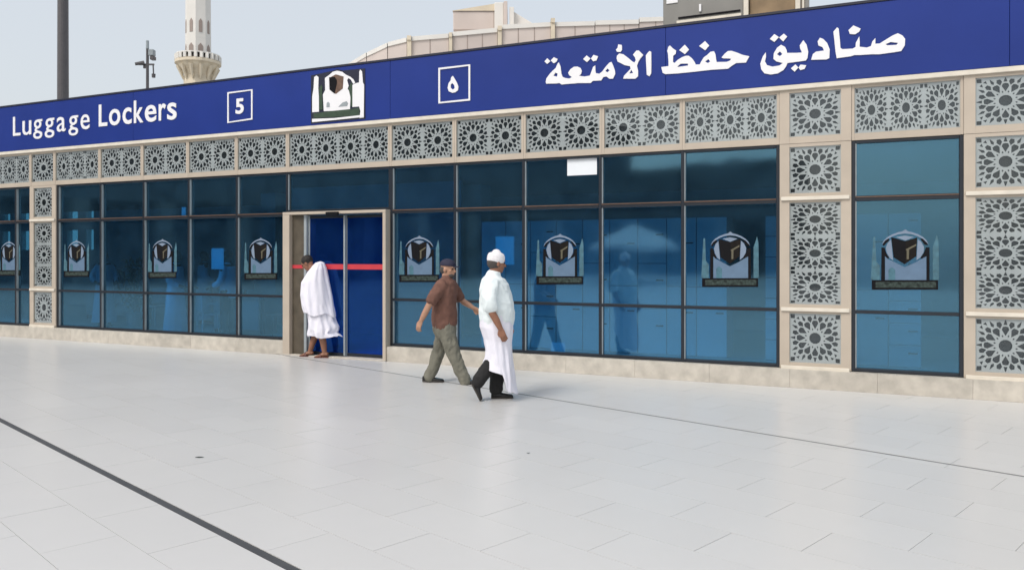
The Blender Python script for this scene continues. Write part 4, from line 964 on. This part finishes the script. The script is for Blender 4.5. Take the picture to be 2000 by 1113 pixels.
br = finish(bm, 'brim', M['cap_n'], cp); sd = br.modifiers.new('t', 'SOLIDIFY'); sd.thickness = 0.005
bm = bmesh.new()
ring_tube(bm, [b(873,544), b(872,553), b(870,566), b(868,590), b(868,612), b(868,632)], [(0.075,0.085), (0.12,0.165), (0.15,0.205), (0.158,0.195), (0.165,0.19), (0.160,0.188)], 26)
ring_tube(bm, [b(866,557,-0.15), b(856,572,-0.225), b(848,586,-0.24)], [(0.088,0.075), (0.078,0.068), (0.072,0.066)], 18)
ring_tube(bm, [b(876,557,0.15), b(886,572,0.225), b(894,583,0.235)], [(0.085,0.07), (0.075,0.066), (0.068,0.062)], 18)
remesh(bm, 'shirt', M['cloth_b'], p2, 0.009, 3, 0.017, (9, 9, 6), 11.0)
bm = bmesh.new()
ring_tube(bm, [b(868,626), b(868,645)], [(0.145,0.175), (0.15,0.175)], 20)
ring_tube(bm, [b(870,640,-0.075), b(880,666,-0.085), b(889,692,-0.085), b(900,718,-0.085), b(911,744,-0.085)], [(0.122,0.10), (0.100,0.088), (0.080,0.074), (0.076,0.070), (0.074,0.066)], 18)
ring_tube(bm, [b(866,640,0.075), b(860,666,0.085), b(853,692,0.085), b(845,716,0.085), b(836,739,0.085)], [(0.122,0.10), (0.094,0.088), (0.076,0.074), (0.072,0.070), (0.070,0.066)], 18)
remesh(bm, 'trousers', M['khaki'], p2, 0.009, 2, 0.020, (12, 12, 6), 5.0)
shoe(p2, Vector(b(823, 746, 0.085)), Vector(b(865, 747, 0.085)), up=(0.05, 0, 1))
shoe(p2, Vector(b(903, 749, -0.085)) + Vector((0, 0, 0.006)), Vector(b(944, 749, -0.085)) + Vector((0, 0, 0.006)), up=(0, 0, 1))

# --- pilgrim in white towels, bowed, walking left past the door
kp = 13.36 / F
g = G(620, 697)
p3 = empty('person', (g.x, g.y, 0), math.pi, 'bowed man wrapped in white pilgrim cloth with bare shins beside the glass door', 'person', 'people walking across the plaza')
def q(px, py, y=0): return (-(px - 620) * kp, y, (697 - py) * kp)
bm = bmesh.new()
Rm, T = head(bm, q(600, 514), R(-10), R(38), 0.98)
ring_tube(bm, [q(622,540), q(614,528), q(606,520)], [0.08, 0.066, 0.06], 16)
ring_tube(bm, [q(625,640), q(628,580), q(622,545)], [(0.13,0.15), (0.13,0.16), (0.1,0.14)], 20)
ring_tube(bm, [q(618,645,-0.09), q(609,668,-0.09), q(603,687,-0.09)], [0.075, 0.052, 0.036], 14)
ring_tube(bm, [q(628,645,0.09), q(634,668,0.09), q(636,687,0.09)], [0.075, 0.054, 0.038], 14)
for ax, ay, yy in ((603, 690, -0.09), (637, 690, 0.09)):
    ring_tube(bm, [q(ax + 4, ay, yy), q(ax - 4, ay + 1, yy), q(ax - 15, ay + 4, yy)], [(0.034,0.036), (0.032,0.042), (0.014,0.04)], 14)
    for t_ in range(5): ring_tube(bm, [q(ax - 13, ay + 4, yy + 0.032 - t_*0.016), q(ax - 19, ay + 4.5, yy + 0.034 - t_*0.017)], [0.011, 0.008], 8)
remesh(bm, 'body', M['skin_d'], p3, 0.0075, 3)
eyes(p3, T, Rm)
bm = bmesh.new(); ball(bm, T(-0.026, 0, 0.036), (0.098, 0.086, 0.090), Rm); remesh(bm, 'hair', M['hair'], p3, 0.008, 1, 0.006, (40, 40, 40))
for sx, yy in ((603, -0.09), (637, 0.09)):
    bm = bmesh.new(); pts = [q(sx + 9, 697, yy), q(sx - 20, 697, yy)]
    vs = []
    for f, hw in ((0, 0.03), (0.3, 0.036), (0.75, 0.048), (1, 0.03)):
        c_ = Vector(pts[0]).lerp(Vector(pts[1]), f); vs.append((c_, hw))
    outl = [c_ + Vector((0, hw, 0)) for c_, hw in vs] + [c_ - Vector((0, hw, 0)) for c_, hw in reversed(vs)]
    t = [bm.verts.new(v + Vector((0,0,0.02))) for v in outl]; l = [bm.verts.new(v + Vector((0,0,0.001))) for v in outl]; bm.faces.new(t); bm.faces.new(l[::-1])
    for i in range(8): bm.faces.new((t[i], l[i], l[(i+1)%8], t[(i+1)%8]))
    s_ = finish(bm, 'sandal', M['sandal'], p3)
    bm = bmesh.new(); c_ = Vector(q(sx - 8, 692, yy))
    ring_tube(bm, [c_ + Vector((0, -0.05, -0.03)), c_ + Vector((0, -0.03, 0.012)), c_ + Vector((0, 0, 0.022)), c_ + Vector((0, 0.03, 0.012)), c_ + Vector((0, 0.05, -0.03))], [(0.022, 0.006)]*5, 8, side=Vector((0,0,1)))
    finish(bm, 'strap', M['sandal'], s_, smooth=True)
def sec(py, xl, xr, ry): 
    a_, b_ = q(xl, py)[0], q(xr, py)[0]; return (q(0, py)[2], (a_ + b_)/2, 0, abs(a_ - b_)/2, ry)
def flare(x, y, z, a, t):
    if x < -0.1: 
        f = max(0, t - 0.35)**1.5; k_ = min(1, (-0.1 - x)/0.15)
        x -= 0.13*f*k_*(0.7 + 1.3*noise.noise(Vector((z*9, 1, 2)))); z += 0.09*f*k_ + 0.03*f*noise.noise(Vector((a*4, 3, z*3)))
    return x, y, z
robe(p3, 'lower_wrap', M['cloth_w'], [sec(570, 593, 646, 0.2), sec(600, 599, 652, 0.21), sec(625, 603, 657, 0.215), sec(645, 603, 661, 0.22), sec(658, 602, 662, 0.225)], folds=8, amp=0.042, seed=4.2, tilt1=-0.12, jag=0.06, flare=flare)
robe(p3, 'shoulder_cloth', M['cloth_w'], [sec(512, 616, 626, 0.06), sec(516, 611, 633, 0.11), sec(526, 603, 637, 0.16), sec(548, 591, 642, 0.20), sec(575, 588, 648, 0.21), sec(597, 591, 652, 0.22), sec(614, 596, 656, 0.225)], folds=7, amp=0.036, seed=8.8, tilt0=0.35, tilt1=-0.12, jag=0.09)

# --- people inside, seen through the glass
def inside_person(px, d, rot, label, lower='cloth_w', upper='cloth_w', h=1.7):
    t = in_thing('person', px, d, label, 'person', 'people inside the building', rot=rot); s = h / 1.7
    bm = bmesh.new(); Rm, T = head(bm, (0.02, 0, 1.58*s), 0, R(10), s)
    ring_tube(bm, [(0, 0, 1.36*s), (0, 0, 1.5*s)], [0.07, 0.058], 12); ring_tube(bm, [(0,0,0.8*s), (0,0,1.1*s), (0,0,1.38*s)], [(0.12,0.15), (0.12,0.15), (0.1,0.15)], 16)
    for e in (-1, 1):
        wri = Vector((0.24, e*0.2, 1.0))*s
        ring_tube(bm, [Vector((0, e*0.18, 1.37))*s, Vector((0.0, e*0.25, 1.1))*s, wri], [0.05, 0.042, 0.03], 10)
        hand(bm, wri, (0.8, -e*0.3, -0.1), (0, 0, -1), s, 0.4, e)
        ring_tube(bm, [Vector((0, e*0.09, 0.85))*s, Vector((0.02, e*0.1, 0.45))*s, Vector((0, e*0.1, 0.07))*s], [0.08, 0.055, 0.04], 12)
    remesh(bm, 'body', M['skin_d'], t, 0.010, 2)
    bm = bmesh.new(); ball(bm, T(-0.026, 0, 0.036), (0.098*s, 0.086*s, 0.088*s), Rm); finish(bm, 'hair', M['hair'], t, smooth=True)
    bm = bmesh.new(); ring_tube(bm, [(0,0,0.86*s), (0,0,1.1*s), (0,0,1.32*s), (0,0,1.42*s)], [(0.15,0.18), (0.14,0.175), (0.13,0.19), (0.07,0.1)], 18)
    for e in (-1, 1): ring_tube(bm, [Vector((0, e*0.15, 1.35))*s, Vector((0, e*0.25, 1.12))*s, Vector((0.15, e*0.22, 1.03))*s], [0.07, 0.058, 0.05], 12)
    remesh(bm, 'shirt', M[upper], t, 0.014, 2, 0.012, (7, 7, 5), px)
    if lower == 'cloth_w': robe(t, 'robe', M[lower], [(0.95*s, 0, 0, 0.15, 0.18), (0.5*s, 0, 0, 0.19, 0.22), (0.1*s, 0, 0, 0.22, 0.26)], amp=0.02, seed=px, seg=48)
    else:
        bm = bmesh.new()
        for e in (-1, 1): ring_tube(bm, [Vector((0, e*0.08, 0.92))*s, Vector((0.02, e*0.1, 0.45))*s, Vector((0, e*0.1, 0.1))*s], [0.11, 0.085, 0.07], 12)
        remesh(bm, 'trousers', M[lower], t, 0.014, 2)
    for e in (-1, 1): shoe(t, Vector((-0.07, e*0.1, 0.006)), Vector((0.18, e*0.1, 0.006)))
inside_person(204, 1.9, R(-30), 'figure in white robe deep behind the left windows')
inside_person(343, 0.75, R(20), 'figure in white robe close behind the glass beside the white chair')
inside_person(398, 3.4, R(60), 'small figure in white standing far behind the chair')
inside_person(446, 0.95, R(190), 'dark haired figure in white shirt and black trousers behind the pale notice', 'black_c')
